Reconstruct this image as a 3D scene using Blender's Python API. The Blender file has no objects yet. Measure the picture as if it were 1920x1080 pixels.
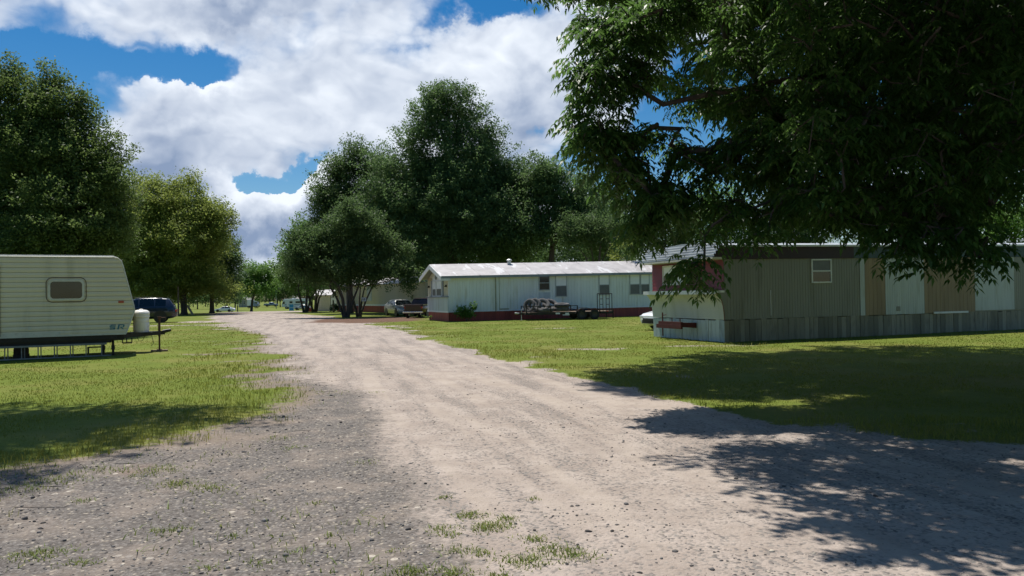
import bpy, math, random
import numpy as np
from mathutils import Vector, Matrix, Quaternion
random.seed(7)
RNG = np.random.default_rng(7)
R = math.radians
S = bpy.context.scene
COL = S.collection

# ------------------------------------------------------------------ camera and site measurements
F_PX, CAM_H, ROLL, HOR = 1400.0, 1.65, R(0.9), 553.5
cd = bpy.data.cameras.new('camera'); cam = bpy.data.objects.new('camera', cd); COL.objects.link(cam)
cd.sensor_width = 36; cd.lens = 36*F_PX/1920; cd.clip_start = 0.05; cd.clip_end = 5000
CM = Matrix.Translation((0, 0, CAM_H)) @ Matrix.Rotation(R(90)+math.atan(13.5/F_PX), 4, 'X') @ Matrix.Rotation(-ROLL, 4, 'Z')
cam.matrix_world = CM
S.camera = cam

def sstep(a, b, x):
    t = np.clip((x-a)/(b-a), 0, 1); return t*t*(3-2*t)
def gz(x, y):                      # terrain height: flat, then a gentle drop beyond the crest of the road
    return -1.5*sstep(85, 200, np.asarray(y, float))
def hit(px, py):                   # where a sight line meets level ground
    d = CM.to_3x3() @ Vector(((px-960)/F_PX, (540-py)/F_PX, -1))
    t = CAM_H/-d.z
    return (d.x*t, d.y*t)
def gx(px, Y): return (px-960)/F_PX*Y
def zat(px, py, Y): return CAM_H+((HOR-(px-960)*math.tan(ROLL))-py)*Y/F_PX

# ------------------------------------------------------------------ noise
def vnoise(x, y, seed=0):
    x = np.asarray(x, float); y = np.asarray(y, float)
    xi = np.floor(x).astype(np.int64); yi = np.floor(y).astype(np.int64)
    fx = x-xi; fy = y-yi; fx = fx*fx*(3-2*fx); fy = fy*fy*(3-2*fy)
    def h(a, b):
        n = (a*374761393+b*668265263+seed*974634777) & 0x7fffffff
        n = ((n ^ (n >> 13))*1274126177) & 0x7fffffff
        n = n ^ (n >> 16)
        return (n & 0xffff)/65535.0
    return (h(xi, yi)*(1-fx)+h(xi+1, yi)*fx)*(1-fy)+(h(xi, yi+1)*(1-fx)+h(xi+1, yi+1)*fx)*fy
def fbm(x, y, seed=0, o=4):
    s = 0; a = .5; t = 0
    for k in range(o):
        s = s+a*vnoise(x*2**k+k*17.3, y*2**k-k*9.1, seed+k); t += a; a *= .5
    return s/t

# ------------------------------------------------------------------ materials
def newmat(name):
    m = bpy.data.materials.new(name); m.use_nodes = True
    nt = m.node_tree; b = nt.nodes['Principled BSDF']
    return m, nt, b
def nd(nt, t, **kw):
    n = nt.nodes.new(t)
    for k, v in kw.items(): setattr(n, k, v)
    return n
def mth(nt, op, a, b=None, c=None, clamp=False):
    n = nt.nodes.new('ShaderNodeMath'); n.operation = op; n.use_clamp = clamp
    for i, v in enumerate((a, b, c)):
        if v is None: continue
        if isinstance(v, (int, float)): n.inputs[i].default_value = v
        else: nt.links.new(v, n.inputs[i])
    return n.outputs[0]
def mixc(nt, f, a, b):
    n = nt.nodes.new('ShaderNodeMix'); n.data_type = 'RGBA'
    for i, v in ((0, f), (6, a), (7, b)):
        if isinstance(v, (int, float)): n.inputs[i].default_value = v
        elif isinstance(v, (tuple, list)): n.inputs[i].default_value = (*v[:3], 1)
        else: nt.links.new(v, n.inputs[i])
    return n.outputs[2]
def sm(nt, a, b, x):
    n = nt.nodes.new('ShaderNodeMapRange'); n.interpolation_type = 'SMOOTHSTEP'
    nt.links.new(x, n.inputs[0]); n.inputs[1].default_value = a; n.inputs[2].default_value = b
    n.inputs[3].default_value = 0; n.inputs[4].default_value = 1
    return n.outputs[0]
def noise(nt, vec, scale, detail=4, rough=.55, dist=0):
    n = nd(nt, 'ShaderNodeTexNoise'); n.inputs['Scale'].default_value = scale; n.inputs['Detail'].default_value = detail
    n.inputs['Roughness'].default_value = rough; n.inputs['Distortion'].default_value = dist
    if vec is not None: nt.links.new(vec, n.inputs['Vector'])
    return n.outputs['Fac']
def plain(name, col, rough=.6, metal=0., var=.15, scale=3., dirt=None, dirt_amt=.35, bump=0., spec=.5, streak=False, coat=0.):
    m, nt, b = newmat(name)
    tc = nd(nt, 'ShaderNodeTexCoord'); v = tc.outputs['Object']
    if streak:
        mp = nd(nt, 'ShaderNodeMapping'); mp.inputs['Scale'].default_value = (1, 1, .12); nt.links.new(v, mp.inputs[0]); v2 = mp.outputs[0]
    else: v2 = v
    f = noise(nt, v2, scale, 6, .6)
    lo = tuple(c*(1-var) for c in col); hi = tuple(min(1, c*(1+var)) for c in col)
    c = mixc(nt, sm(nt, .3, .7, f), lo, hi)
    if dirt:
        f2 = noise(nt, v2, scale*2.3, 8, .65)
        c = mixc(nt, mth(nt, 'MULTIPLY', sm(nt, .5, .72, f2), dirt_amt), c, dirt)
    nt.links.new(c, b.inputs['Base Color'])
    b.inputs['Roughness'].default_value = rough; b.inputs['Metallic'].default_value = metal
    b.inputs['Specular IOR Level'].default_value = spec; b.inputs['Coat Weight'].default_value = coat
    if bump:
        bp = nd(nt, 'ShaderNodeBump'); bp.inputs['Strength'].default_value = bump; bp.inputs['Distance'].default_value = .02
        nt.links.new(noise(nt, v, scale*8, 5), bp.inputs['Height']); nt.links.new(bp.outputs[0], b.inputs['Normal'])
    return m
def leafmat(name, dark, mid, light, trans=.3, rough=.45, spec=.4):
    m, nt, b = newmat(name)
    at = nd(nt, 'ShaderNodeAttribute'); at.attribute_name = 'rnd'
    cr = nd(nt, 'ShaderNodeValToRGB'); e = cr.color_ramp.elements
    e[0].position = 0; e[0].color = (*dark, 1); e[1].position = 1; e[1].color = (*light, 1)
    x = e.new(.55); x.color = (*mid, 1)
    nt.links.new(at.outputs['Fac'], cr.inputs[0]); nt.links.new(cr.outputs[0], b.inputs['Base Color'])
    b.inputs['Roughness'].default_value = rough; b.inputs['Specular IOR Level'].default_value = spec
    tr = nd(nt, 'ShaderNodeBsdfTranslucent')
    tint = mixc(nt, .5, cr.outputs[0], tuple(min(1, c*1.7) for c in light)); nt.links.new(tint, tr.inputs[0])
    mx = nd(nt, 'ShaderNodeMixShader'); mx.inputs[0].default_value = trans
    nt.links.new(b.outputs[0], mx.inputs[1]); nt.links.new(tr.outputs[0], mx.inputs[2])
    nt.links.new(mx.outputs[0], nt.nodes['Material Output'].inputs['Surface'])
    return m

# ------------------------------------------------------------------ mesh building
class MB:
    def __init__(s): s.v = []; s.f = []
    def add(s, vs, fs):
        o = len(s.v); s.v += [tuple(p) for p in vs]; s.f += [tuple(i+o for i in f) for f in fs]
        return s
    def box(s, x0, x1, y0, y1, z0, z1):
        return s.add([(x0,y0,z0),(x1,y0,z0),(x1,y1,z0),(x0,y1,z0),(x0,y0,z1),(x1,y0,z1),(x1,y1,z1),(x0,y1,z1)],
                     [(3,2,1,0),(4,5,6,7),(0,1,5,4),(1,2,6,5),(2,3,7,6),(3,0,4,7)])
    def prism(s, poly, y0, y1):           # polygon in x,z extruded along y
        n = len(poly)
        vs = [(x,y0,z) for x,z in poly]+[(x,y1,z) for x,z in poly]
        return s.add(vs, [tuple(range(n)), tuple(range(2*n-1,n-1,-1))]+[(i,i+n,(i+1)%n+n,(i+1)%n) for i in range(n)])
    def prismx(s, poly, x0, x1):          # polygon in y,z extruded along x
        n = len(poly)
        vs = [(x0,y,z) for y,z in poly]+[(x1,y,z) for y,z in poly]
        return s.add(vs, [tuple(range(n-1,-1,-1)), tuple(range(n,2*n))]+[(i,(i+1)%n,(i+1)%n+n,i+n) for i in range(n)])
    def tube(s, pts, rad, n=8, cap=True):
        pts = [Vector(p) for p in pts]; vs = []; fs = []
        if isinstance(rad, (int, float)): rad = [rad]*len(pts)
        for i, p in enumerate(pts):
            d = (pts[min(i+1,len(pts)-1)]-pts[max(i-1,0)]).normalized()
            a = d.orthogonal().normalized() if i == 0 else (a-d*a.dot(d)).normalized()
            b = d.cross(a)
            for k in range(n):
                t = 2*math.pi*k/n; vs.append(p+(a*math.cos(t)+b*math.sin(t))*rad[i])
        for i in range(len(pts)-1):
            for k in range(n): fs.append((i*n+k, i*n+(k+1)%n, (i+1)*n+(k+1)%n, (i+1)*n+k))
        if cap: fs += [tuple(range(n-1,-1,-1)), tuple(range((len(pts)-1)*n, len(pts)*n))]
        return s.add(vs, fs)
    def lathe(s, prof, M, n=20):          # profile of (radius, height) round local z, placed by matrix M
        vs = []; fs = []
        for r, z in prof:
            for k in range(n):
                t = 2*math.pi*k/n; vs.append(M @ Vector((r*math.cos(t), r*math.sin(t), z)))
        for i in range(len(prof)-1):
            for k in range(n): fs.append((i*n+k, i*n+(k+1)%n, (i+1)*n+(k+1)%n, (i+1)*n+k))
        fs += [tuple(range(n-1,-1,-1)), tuple(range((len(prof)-1)*n, len(prof)*n))]
        return s.add(vs, fs)
    def torus(s, M, Rm, rx, rz, n=28, k=10):
        vs = []; fs = []
        for i in range(n):
            a = 2*math.pi*i/n
            for j in range(k):
                b = 2*math.pi*j/k; cb = math.copysign(abs(math.cos(b))**.6, math.cos(b)); sb = math.copysign(abs(math.sin(b))**.6, math.sin(b))
                r = Rm+rx*cb; vs.append(M @ Vector((r*math.cos(a), r*math.sin(a), rz*sb)))
        for i in range(n):
            for j in range(k): fs.append((i*k+j, ((i+1)%n)*k+j, ((i+1)%n)*k+(j+1)%k, i*k+(j+1)%k))
        return s.add(vs, fs)
    def warp(s, fn): s.v = [fn(*p) for p in s.v]; return s
    def ring(s, M, prof, n=32):           # closed section (r,z) swept round local z
        k = len(prof); vs = [M @ Vector((r*math.cos(2*math.pi*i/n), r*math.sin(2*math.pi*i/n), z)) for i in range(n) for r, z in prof]
        return s.add(vs, [(i*k+j, ((i+1)%n)*k+j, ((i+1)%n)*k+(j+1)%k, i*k+(j+1)%k) for i in range(n) for j in range(k)])
    def build(s, name, mat, parent=None, smooth=False, bevel=0., sharp=40):
        me = bpy.data.meshes.new(name); me.from_pydata(s.v, [], s.f); me.materials.append(mat); me.update()
        if smooth:
            for p in me.polygons: p.use_smooth = True
            try: me.set_sharp_from_angle(angle=R(sharp))
            except Exception: pass
        o = bpy.data.objects.new(name, me); COL.objects.link(o)
        if parent: o.parent = parent
        if bevel:
            bm = o.modifiers.new('bevel', 'BEVEL'); bm.width = bevel; bm.segments = 2; bm.limit_method = 'ANGLE'
        return o
def npmesh(name, V, Fq, mat, parent=None, rnd=None, smooth=False):
    k = Fq.shape[1]
    me = bpy.data.meshes.new(name); me.vertices.add(len(V)); me.vertices.foreach_set('co', V.astype(np.float32).ravel())
    me.loops.add(Fq.size); me.loops.foreach_set('vertex_index', Fq.astype(np.int32).ravel())
    me.polygons.add(len(Fq)); me.polygons.foreach_set('loop_start', np.arange(0, Fq.size, k, dtype=np.int32))
    me.polygons.foreach_set('loop_total', np.full(len(Fq), k, np.int32))
    if smooth: me.polygons.foreach_set('use_smooth', np.ones(len(Fq), bool))
    me.update(calc_edges=True); me.validate()
    if rnd is not None:
        at = me.attributes.new('rnd', 'FLOAT', 'POINT'); at.data.foreach_set('value', rnd.astype(np.float32))
    me.materials.append(mat)
    o = bpy.data.objects.new(name, me); COL.objects.link(o)
    if parent: o.parent = parent
    return o
def tag(o, label, cat, group=None, kind=None):
    o['label'] = label; o['category'] = cat
    if group: o['group'] = group
    if kind: o['kind'] = kind
    return o
def thing(name, label, cat, loc=(0,0,0), rz=0., group=None):
    o = bpy.data.objects.new(name, None); COL.objects.link(o); o.location = loc; o.rotation_euler = (0,0,rz); o.empty_display_size = .2
    return tag(o, label, cat, group)

# ------------------------------------------------------------------ material library
M = {}
M['cream'] = plain('cream_siding', (.70,.63,.48), .45, var=.06, scale=.8, dirt=(.42,.38,.26), dirt_amt=.5, streak=True)
M['cream_trim'] = plain('cream_trim', (.62,.60,.52), .45, var=.08, dirt=(.25,.22,.16))
M['alu'] = plain('aluminium', (.55,.55,.54), .4, .7, var=.1)
M['dullalu'] = plain('dull_aluminium', (.26,.26,.24), .6, .2, var=.15)
M['black'] = plain('black_steel', (.014,.013,.013), .5, .2, var=.3, dirt=(.06,.035,.02), dirt_amt=.5)
M['darkglass'] = plain('dark_glass', (.02,.022,.022), .08, var=.3, spec=.6)
M['tintglass'] = plain('tinted_glass', (.012,.016,.02), .06, var=.2, spec=.6)
M['screen'] = plain('window_screen', (.12,.125,.125), .35, var=.12, spec=.4)
M['blind'] = plain('white_blind', (.80,.81,.79), .5, var=.04)
M['whiteplastic'] = plain('white_plastic', (.78,.76,.72), .45, var=.05, dirt=(.5,.45,.36), dirt_amt=.3)
M['teal'] = plain('teal_decal', (.02,.17,.25), .5, var=.15, scale=30, dirt=(.3,.35,.32), dirt_amt=.8)
M['orange'] = plain('amber_lens', (.40,.07,.03), .3, var=.15)
M['redlens'] = plain('red_lens', (.35,.012,.012), .2, var=.15)
M['rust'] = plain('rusty_steel', (.10,.05,.03), .8, .1, var=.3, scale=8)
M['wood'] = plain('weathered_wood', (.17,.12,.08), .8, var=.25, scale=6, streak=True)
M['blockbrown'] = plain('stained_block', (.05,.035,.028), .85, var=.3)
M['wh_siding'] = plain('pale_metal_siding', (.70,.74,.69), .5, var=.06, scale=1.2, dirt=(.40,.38,.22), dirt_amt=.5, streak=True)
M['wh_panel'] = plain('pale_front_panel', (.48,.54,.54), .55, var=.1, scale=2, dirt=(.30,.28,.18), dirt_amt=.4, streak=True)
M['win_frame'] = plain('grey_window_frame', (.38,.40,.40), .45, .3, var=.1)
M['cream_panel'] = plain('cream_panel', (.50,.46,.32), .55, var=.08)
M['wh_trim'] = plain('white_trim', (.70,.71,.70), .5, var=.06, dirt=(.35,.33,.28), dirt_amt=.35)
M['grey_trim'] = plain('blue_grey_trim', (.22,.25,.28), .55, var=.12, dirt=(.12,.12,.11))
M['red_skirt'] = plain('red_skirting', (.30,.052,.038), .6, var=.2, scale=2.5, dirt=(.10,.03,.025), streak=True)
M['rh_siding'] = plain('grey_green_siding', (.225,.225,.19), .5, var=.1, scale=1., dirt=(.12,.115,.08), dirt_amt=.6, streak=True)
M['rh_white'] = plain('pale_blue_panel', (.44,.48,.47), .5, var=.08, dirt=(.26,.25,.19), dirt_amt=.5, streak=True)
M['rh_tan'] = plain('tan_board', (.28,.205,.125), .7, var=.15, scale=3, dirt=(.22,.15,.08), streak=True)
M['maroon'] = plain('maroon_siding', (.17,.020,.028), .5, var=.15, scale=2.)
M['maroon_dark'] = plain('dark_maroon_fascia', (.028,.008,.009), .6, var=.2)
M['teal_fascia'] = plain('dull_teal_fascia', (.04,.07,.078), .6, var=.2)
M['rh_lower'] = plain('pale_lap_siding', (.46,.475,.42), .5, var=.08, scale=1.5, dirt=(.34,.36,.26), dirt_amt=.5, streak=True)
M['brown_edge'] = plain('rusty_edging', (.16,.085,.05), .7, var=.25)
M['door_beige'] = plain('beige_siding', (.56,.49,.33), .55, var=.06, scale=1., dirt=(.38,.33,.22), dirt_amt=.3, streak=True)
M['shed'] = plain('white_shed_steel', (.62,.62,.60), .5, var=.05)
M['rubber'] = plain('black_rubber', (.02,.02,.02), .85, var=.3, dirt=(.07,.06,.05), dirt_amt=.5)
M['tread'] = plain('dusty_old_tyre', (.10,.096,.092), .9, var=.25, scale=5, dirt=(.045,.042,.04), dirt_amt=.7)
M['rim'] = plain('wheel_rim', (.35,.35,.36), .35, .6, var=.1)
M['darkrim'] = plain('dark_wheel_rim', (.04,.04,.042), .4, .3, var=.2)
M['chrome'] = plain('chrome', (.6,.6,.6), .2, .9, var=.1)
M['lamp'] = plain('headlamp', (.65,.68,.7), .12, .3, var=.1)
M['navy'] = plain('dark_blue_car_paint', (.016,.024,.042), .22, .1, var=.08, coat=.6)
M['whitecar'] = plain('white_car_paint', (.78,.79,.80), .25, var=.03, coat=.5)
M['silver'] = plain('silver_car_paint', (.42,.43,.42), .3, .4, var=.06, coat=.4)
M['maroonpaint'] = plain('dark_red_truck_paint', (.030,.007,.008), .3, .1, var=.1, coat=.4)
M['bluegrey'] = plain('blue_grey_paint', (.18,.24,.36), .3, .2, var=.06, coat=.4)
M['blue'] = plain('blue_sign_paint', (.03,.25,.55), .45, var=.1)
M['bark'] = plain('dark_bark', (.075,.06,.048), .9, var=.35, scale=5, streak=True, bump=.6)
M['barkgrey'] = plain('pale_bark', (.20,.17,.13), .85, var=.3, scale=4, streak=True, bump=.5)
M['pole'] = plain('grey_pole', (.22,.24,.25), .6, .2, var=.15)
M['grille'] = plain('black_grille', (.012,.012,.013), .5, var=.2)
M['farwall'] = plain('pale_house_wall', (.40,.38,.33), .7, var=.08)
M['farroof'] = plain('grey_shingle', (.26,.25,.24), .8, var=.15)
M['terracotta'] = plain('red_cooler', (.30,.04,.03), .5, var=.15)
# metal roofs
def roofmat(name, col, patch, amt):
    m, nt, b = newmat(name); tc = nd(nt, 'ShaderNodeTexCoord')
    mp = nd(nt, 'ShaderNodeMapping'); mp.inputs['Scale'].default_value = (.55, .16, .3); nt.links.new(tc.outputs['Object'], mp.inputs[0])
    f = noise(nt, mp.outputs[0], 2.2, 5, .6); g = noise(nt, tc.outputs['Object'], 1.6, 7, .6)
    c = mixc(nt, sm(nt, .3, .7, g), tuple(x*.82 for x in col), tuple(min(1,x*1.1) for x in col))
    c = mixc(nt, mth(nt, 'MULTIPLY', sm(nt, .56, .6, f), amt), c, patch)
    nt.links.new(c, b.inputs['Base Color']); b.inputs['Roughness'].default_value = .55
    return m
M['whiteroof'] = roofmat('chalky_metal_roof', (.44,.415,.41), (.70,.70,.70), .6)
M['greyroof'] = roofmat('grey_metal_roof', (.40,.43,.46), (.5,.52,.53), .5)

L = {}
L['pear'] = leafmat('olive_leaves', (.045,.078,.016), (.082,.138,.030), (.16,.22,.065), .42, .55, .2)
L['lightgreen'] = leafmat('yellow_green_leaves', (.10,.145,.022), (.175,.235,.038), (.26,.30,.08), .46, .55, .2)
L['oak'] = leafmat('oak_leaves', (.045,.086,.028), (.082,.148,.048), (.135,.21,.075), .42, .55, .2)
L['crape'] = leafmat('crape_leaves', (.042,.078,.024), (.074,.128,.040), (.12,.185,.066), .42, .55, .2)
L['fresh'] = leafmat('fresh_leaves', (.058,.115,.018), (.09,.195,.034), (.155,.265,.06), .44, .55, .2)
L['darkpine'] = leafmat('pine_needles', (.012,.024,.014), (.022,.042,.024), (.036,.062,.036), .12)
L['pecan'] = leafmat('pecan_leaflets', (.020,.050,.011), (.040,.096,.020), (.12,.215,.048), .46, .42, .3)
L['weed'] = leafmat('weed_leaves', (.07,.14,.02), (.13,.22,.04), (.20,.28,.07), .3)
L['lawn'] = leafmat('lawn_blades', (.10,.145,.018), (.145,.185,.024), (.215,.215,.042), .35, .6, .15)
L['tuft'] = leafmat('tuft_blades', (.10,.155,.025), (.155,.225,.04), (.28,.29,.09), .3, .5, .25)

# ------------------------------------------------------------------ ground masks (metres on the site)
ROAD_R = [hit(*p) for p in [(520,586.5),(600,592),(650,598.5),(740,620),(870,655),(1000,690),(1150,713),(1300,752),(1500,790),(1700,816),(1920,832),(2300,868)]]
ROAD_R = [(-26.5,118),(-24.5,100)]+ROAD_R+[(30,3.0),(60,-4)]
ROAD_L = [(-42,118),(-38.5,98)]+[hit(*p) for p in [(400,598),(440,612),(500,640),(545,680),(545,715),(470,765),(390,800),(320,835),(200,872),(90,893),(0,908),(-400,1000)]]+[(-14,2),(-60,-6)]
AREA = np.array(ROAD_L+[(-60,-40),(60,-40)]+ROAD_R[::-1])
TRACK_L = [(-40,118),(-37,98)]+[hit(*p) for p in [(405,598),(470,618),(545,655),(600,695),(680,750),(800,840),(960,940),(1130,1075)]]+[(1.2,1.5),(3,-10)]
def sdist(x, y, poly):             # signed distance to polygon, + inside
    x = np.asarray(x, float); y = np.asarray(y, float); d = np.full(x.shape, 1e9); ins = np.zeros(x.shape, bool)
    n = len(poly)
    for i in range(n):
        x1, y1 = poly[i]; x2, y2 = poly[(i+1) % n]; ex, ey = x2-x1, y2-y1
        t = np.clip(((x-x1)*ex+(y-y1)*ey)/(ex*ex+ey*ey+1e-9), 0, 1)
        d = np.minimum(d, np.hypot(x-x1-t*ex, y-y1-t*ey))
        c = ((y1 > y) != (y2 > y)) & (x < (x2-x1)*(y-y1)/(y2-y1+1e-12)+x1); ins ^= c
    return np.where(ins, d, -d)
TRACK = np.array(TRACK_L+[(60,-40)]+ROAD_R[::-1])
PATCH = []                         # bare ellipses: centre, radii, strength
for (px, py, rx, ry, w) in [(1100,654,1.6,.5,.62),(1030,650,1.7,.35,.55),(1155,655,.9,.3,.5),(715,612,3.2,1.2,.7),(1040,615,2.,.5,.6),(1285,648,1.2,.3,.55),
                            (455,640,1.6,2.2,.55),(420,603,5,3,.8),(350,610,9,.9,.75),(430,662,2.2,.8,.6),(500,705,.9,.7,.45),(380,640,2.,.5,.5),(370,700,.35,3.,.25),
                            (1400,648,1.6,.25,.5)]:
    X, Y = hit(px, py); PATCH.append((X, Y, rx, ry, w))
def masks(x, y):
    sd = sdist(x, y, AREA); st = sdist(x, y, TRACK)
    wig = (fbm(x*.55, y*.55, 3, 4)-.5)*2
    fine = (fbm(x*2.3, y*2.3, 11, 3)-.5)*2
    leftside = sstep(.5, -2, st)          # the ragged verge on the left of the track
    amp = .55+1.3*leftside
    d = sd+wig*amp+fine*.4*(1+1.2*leftside)+.25*leftside
    dirt = sstep(-.25-1.7*leftside, .25+1.3*leftside, d)
    for (X, Y, rx, ry, w) in PATCH:
        e = 1-np.hypot((x-X)/rx, (y-Y)/ry)
        dirt = np.maximum(dirt, w*sstep(-.25, .6, e+wig*.9+fine*.5-.1))
    grey = sstep(.9, -1.5, st+wig*1.1+fine*.5)*sstep(60, 30, y)*sstep(.8, -.6, x+.25*y-.8)
    mx, my = hit(690, 605)
    clay = sstep(0, .5, 1-np.hypot((x-(-10.6))/6., (y-55.5)/8.5)+wig*.3)
    clay = np.maximum(clay, .9*sstep(0, .5, 1-np.hypot((x+35)/9, (y-88)/2.2)+wig*.3))
    return dirt, grey, clay

def axis(segs):
    out = []
    for a, b, st in segs: out += list(np.arange(a, b, st))
    return np.array(out+[segs[-1][1]])
GX = axis([(-1500,-300,150),(-300,-100,20),(-100,-40,4),(-40,-14,.8),(-14,20,.22),(20,45,.9),(45,100,5),(100,300,20),(300,1500,150)])
GY = axis([(-300,-40,40),(-40,-4,4),(-4,26,.22),(26,70,.55),(70,130,1.5),(130,260,5),(260,500,20),(500,3000,250)])
XX, YY = np.meshgrid(GX, GY); ZZ = gz(XX, YY)+np.where((YY > 0) & (YY < 40), (fbm(XX*.35, YY*.35, 21, 3)-.5)*.05, 0)
D0, G0, C0 = masks(XX, YY)
ZZ = ZZ-.02*D0*sstep(40, 20, YY)
NY, NX = XX.shape
idx = np.arange(NX*NY).reshape(NY, NX)
quads = np.stack([idx[:-1,:-1], idx[:-1,1:], idx[1:,1:], idx[1:,:-1]], -1).reshape(-1, 4)

def groundmat():
    m, nt, b = newmat('lawn_and_gravel'); LK = nt.links.new
    geo = nd(nt, 'ShaderNodeNewGeometry'); P = geo.outputs['Position']
    def att(n):
        a = nd(nt, 'ShaderNodeAttribute'); a.attribute_name = n; return a.outputs['Fac']
    dirt, grey, clay = att('dirt'), att('grey'), att('clay')
    n_big = noise(nt, P, .35, 4, .6); n_mid = noise(nt, P, 1.7, 6, .65); n_fine = noise(nt, P, 11, 6, .7); n_vf = noise(nt, P, 60, 4, .7)
    # grass soil colour
    g = mixc(nt, sm(nt, .3, .7, n_mid), (.105,.145,.018), (.14,.175,.025))
    g = mixc(nt, mth(nt, 'MULTIPLY', sm(nt, .45, .66, n_big), .7), g, (.20,.185,.05))
    g = mixc(nt, mth(nt, 'MULTIPLY', sm(nt, .45, .75, n_fine), .5), g, (.085,.12,.018))
    g = mixc(nt, mth(nt, 'MULTIPLY', sm(nt, .52, .7, n_vf), .45), g, (.20,.225,.05))
    # tan track
    t = mixc(nt, sm(nt, .3, .72, n_mid), (.335,.277,.236), (.445,.378,.328))
    t = mixc(nt, mth(nt, 'MULTIPLY', sm(nt, .5, .75, n_fine), .55), t, (.235,.19,.16))
    t = mixc(nt, mth(nt, 'MULTIPLY', sm(nt, .5, .7, n_big), .4), t, (.30,.255,.225))
    mp2 = nd(nt, 'ShaderNodeMapping'); mp2.vector_type = 'TEXTURE'; mp2.inputs['Rotation'].default_value = (0,0,R(15)); mp2.inputs['Scale'].default_value = (.6,5.5,1); LK(P, mp2.inputs[0])
    n_str = noise(nt, mp2.outputs[0], 1.3, 7, .62)
    t = mixc(nt, mth(nt, 'MULTIPLY', sm(nt, .50, .68, n_str), .6), t, (.225,.19,.165))
    t = mixc(nt, mth(nt, 'MULTIPLY', sm(nt, .50, .34, n_str), .35), t, (.44,.375,.31))
    def vor(scale, rnd=1.):
        v = nd(nt, 'ShaderNodeTexVoronoi'); v.inputs['Scale'].default_value = scale; v.inputs['Randomness'].default_value = rnd; LK(P, v.inputs['Vector']); return v
    v1 = vor(42); sep = nd(nt, 'ShaderNodeSeparateColor'); LK(v1.outputs['Color'], sep.inputs[0]); r1 = sep.outputs[0]; r2 = sep.outputs[1]
    # grey gravel
    gv = mixc(nt, r1, (.096,.087,.080), (.265,.243,.222))
    gv = mixc(nt, sm(nt, .90, .94, r2), gv, (.42,.37,.30))
    gv = mixc(nt, mth(nt, 'MULTIPLY', sm(nt, .25, .55, v1.outputs['Distance']), .55), gv, (.10,.085,.075))
    gv = mixc(nt, mth(nt, 'MULTIPLY', sm(nt, .45, .65, n_mid), .5), gv, (.285,.235,.195))
    v2 = vor(13); s2 = nd(nt, 'ShaderNodeSeparateColor'); LK(v2.outputs['Color'], s2.inputs[0])
    stone = mth(nt, 'MULTIPLY', mth(nt, 'MULTIPLY', sm(nt, .82, .86, s2.outputs[0]), sm(nt, .46, .60, n_mid)), sm(nt, .40, .30, v2.outputs['Distance']))
    gv = mixc(nt, mth(nt, 'MULTIPLY', stone, .8), gv, mixc(nt, s2.outputs[1], (.30,.27,.24), (.58,.52,.43)))
    # dark chips embedded in the track
    v3 = vor(20); s3 = nd(nt, 'ShaderNodeSeparateColor'); LK(v3.outputs['Color'], s3.inputs[0])
    chips = mth(nt, 'MULTIPLY', sm(nt, .58, .66, s3.outputs[0]), sm(nt, .36, .26, v3.outputs['Distance']))
    chips = mth(nt, 'MULTIPLY', chips, sm(nt, .40, .62, mth(nt, 'ADD', mth(nt, 'MULTIPLY', n_mid, .45), mth(nt, 'MULTIPLY', n_str, .55))))
    t = mixc(nt, chips, t, mixc(nt, s3.outputs[1], (.10,.09,.085), (.30,.26,.22)))
    fc = mth(nt, 'MULTIPLY', sm(nt, .66, .72, r2), sm(nt, .42, .58, mth(nt, 'ADD', mth(nt, 'MULTIPLY', n_str, .6), mth(nt, 'MULTIPLY', n_fine, .4))))
    t = mixc(nt, fc, t, mixc(nt, r1, (.12,.11,.105), (.27,.245,.22)))
    gv = mixc(nt, mth(nt, 'MULTIPLY', sm(nt, 1.0, .55, dirt), .75), gv, (.25,.195,.15))
    road = mixc(nt, sm(nt, .25, .75, mth(nt, 'ADD', grey, mth(nt, 'MULTIPLY', mth(nt, 'SUBTRACT', n_fine, .5), 1.0))), t, gv)
    road = mixc(nt, mth(nt, 'MULTIPLY', sm(nt, .60, .72, n_big), mth(nt, 'MULTIPLY', grey, .35)), road, (.33,.18,.11))
    edge = mth(nt, 'ADD', dirt, mth(nt, 'MULTIPLY', mth(nt, 'SUBTRACT', n_fine, .5), 1.1))
    fac = sm(nt, .38, .62, edge)
    c = mixc(nt, fac, g, road)
    c = mixc(nt, sm(nt, .3, .8, mth(nt, 'ADD', clay, mth(nt, 'MULTIPLY', mth(nt, 'SUBTRACT', n_mid, .5), .6))), c, mixc(nt, n_fine, (.09,.05,.036), (.19,.115,.078)))
    LK(c, b.inputs['Base Color']); b.inputs['Roughness'].default_value = .95; b.inputs['Specular IOR Level'].default_value = .15
    h = mth(nt, 'ADD', mth(nt, 'MULTIPLY', n_fine, .8), mth(nt, 'MULTIPLY', mth(nt, 'SUBTRACT', .5, v1.outputs['Distance']), .35))
    h = mth(nt, 'ADD', h, mth(nt, 'MULTIPLY', n_vf, .25)); h = mth(nt, 'ADD', h, mth(nt, 'MULTIPLY', stone, .4)); h = mth(nt, 'ADD', h, mth(nt, 'MULTIPLY', chips, .3))
    bp = nd(nt, 'ShaderNodeBump'); bp.inputs['Strength'].default_value = .55; bp.inputs['Distance'].default_value = .035
    LK(h, bp.inputs['Height']); LK(bp.outputs[0], b.inputs['Normal'])
    return m
M['ground'] = groundmat()
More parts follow.
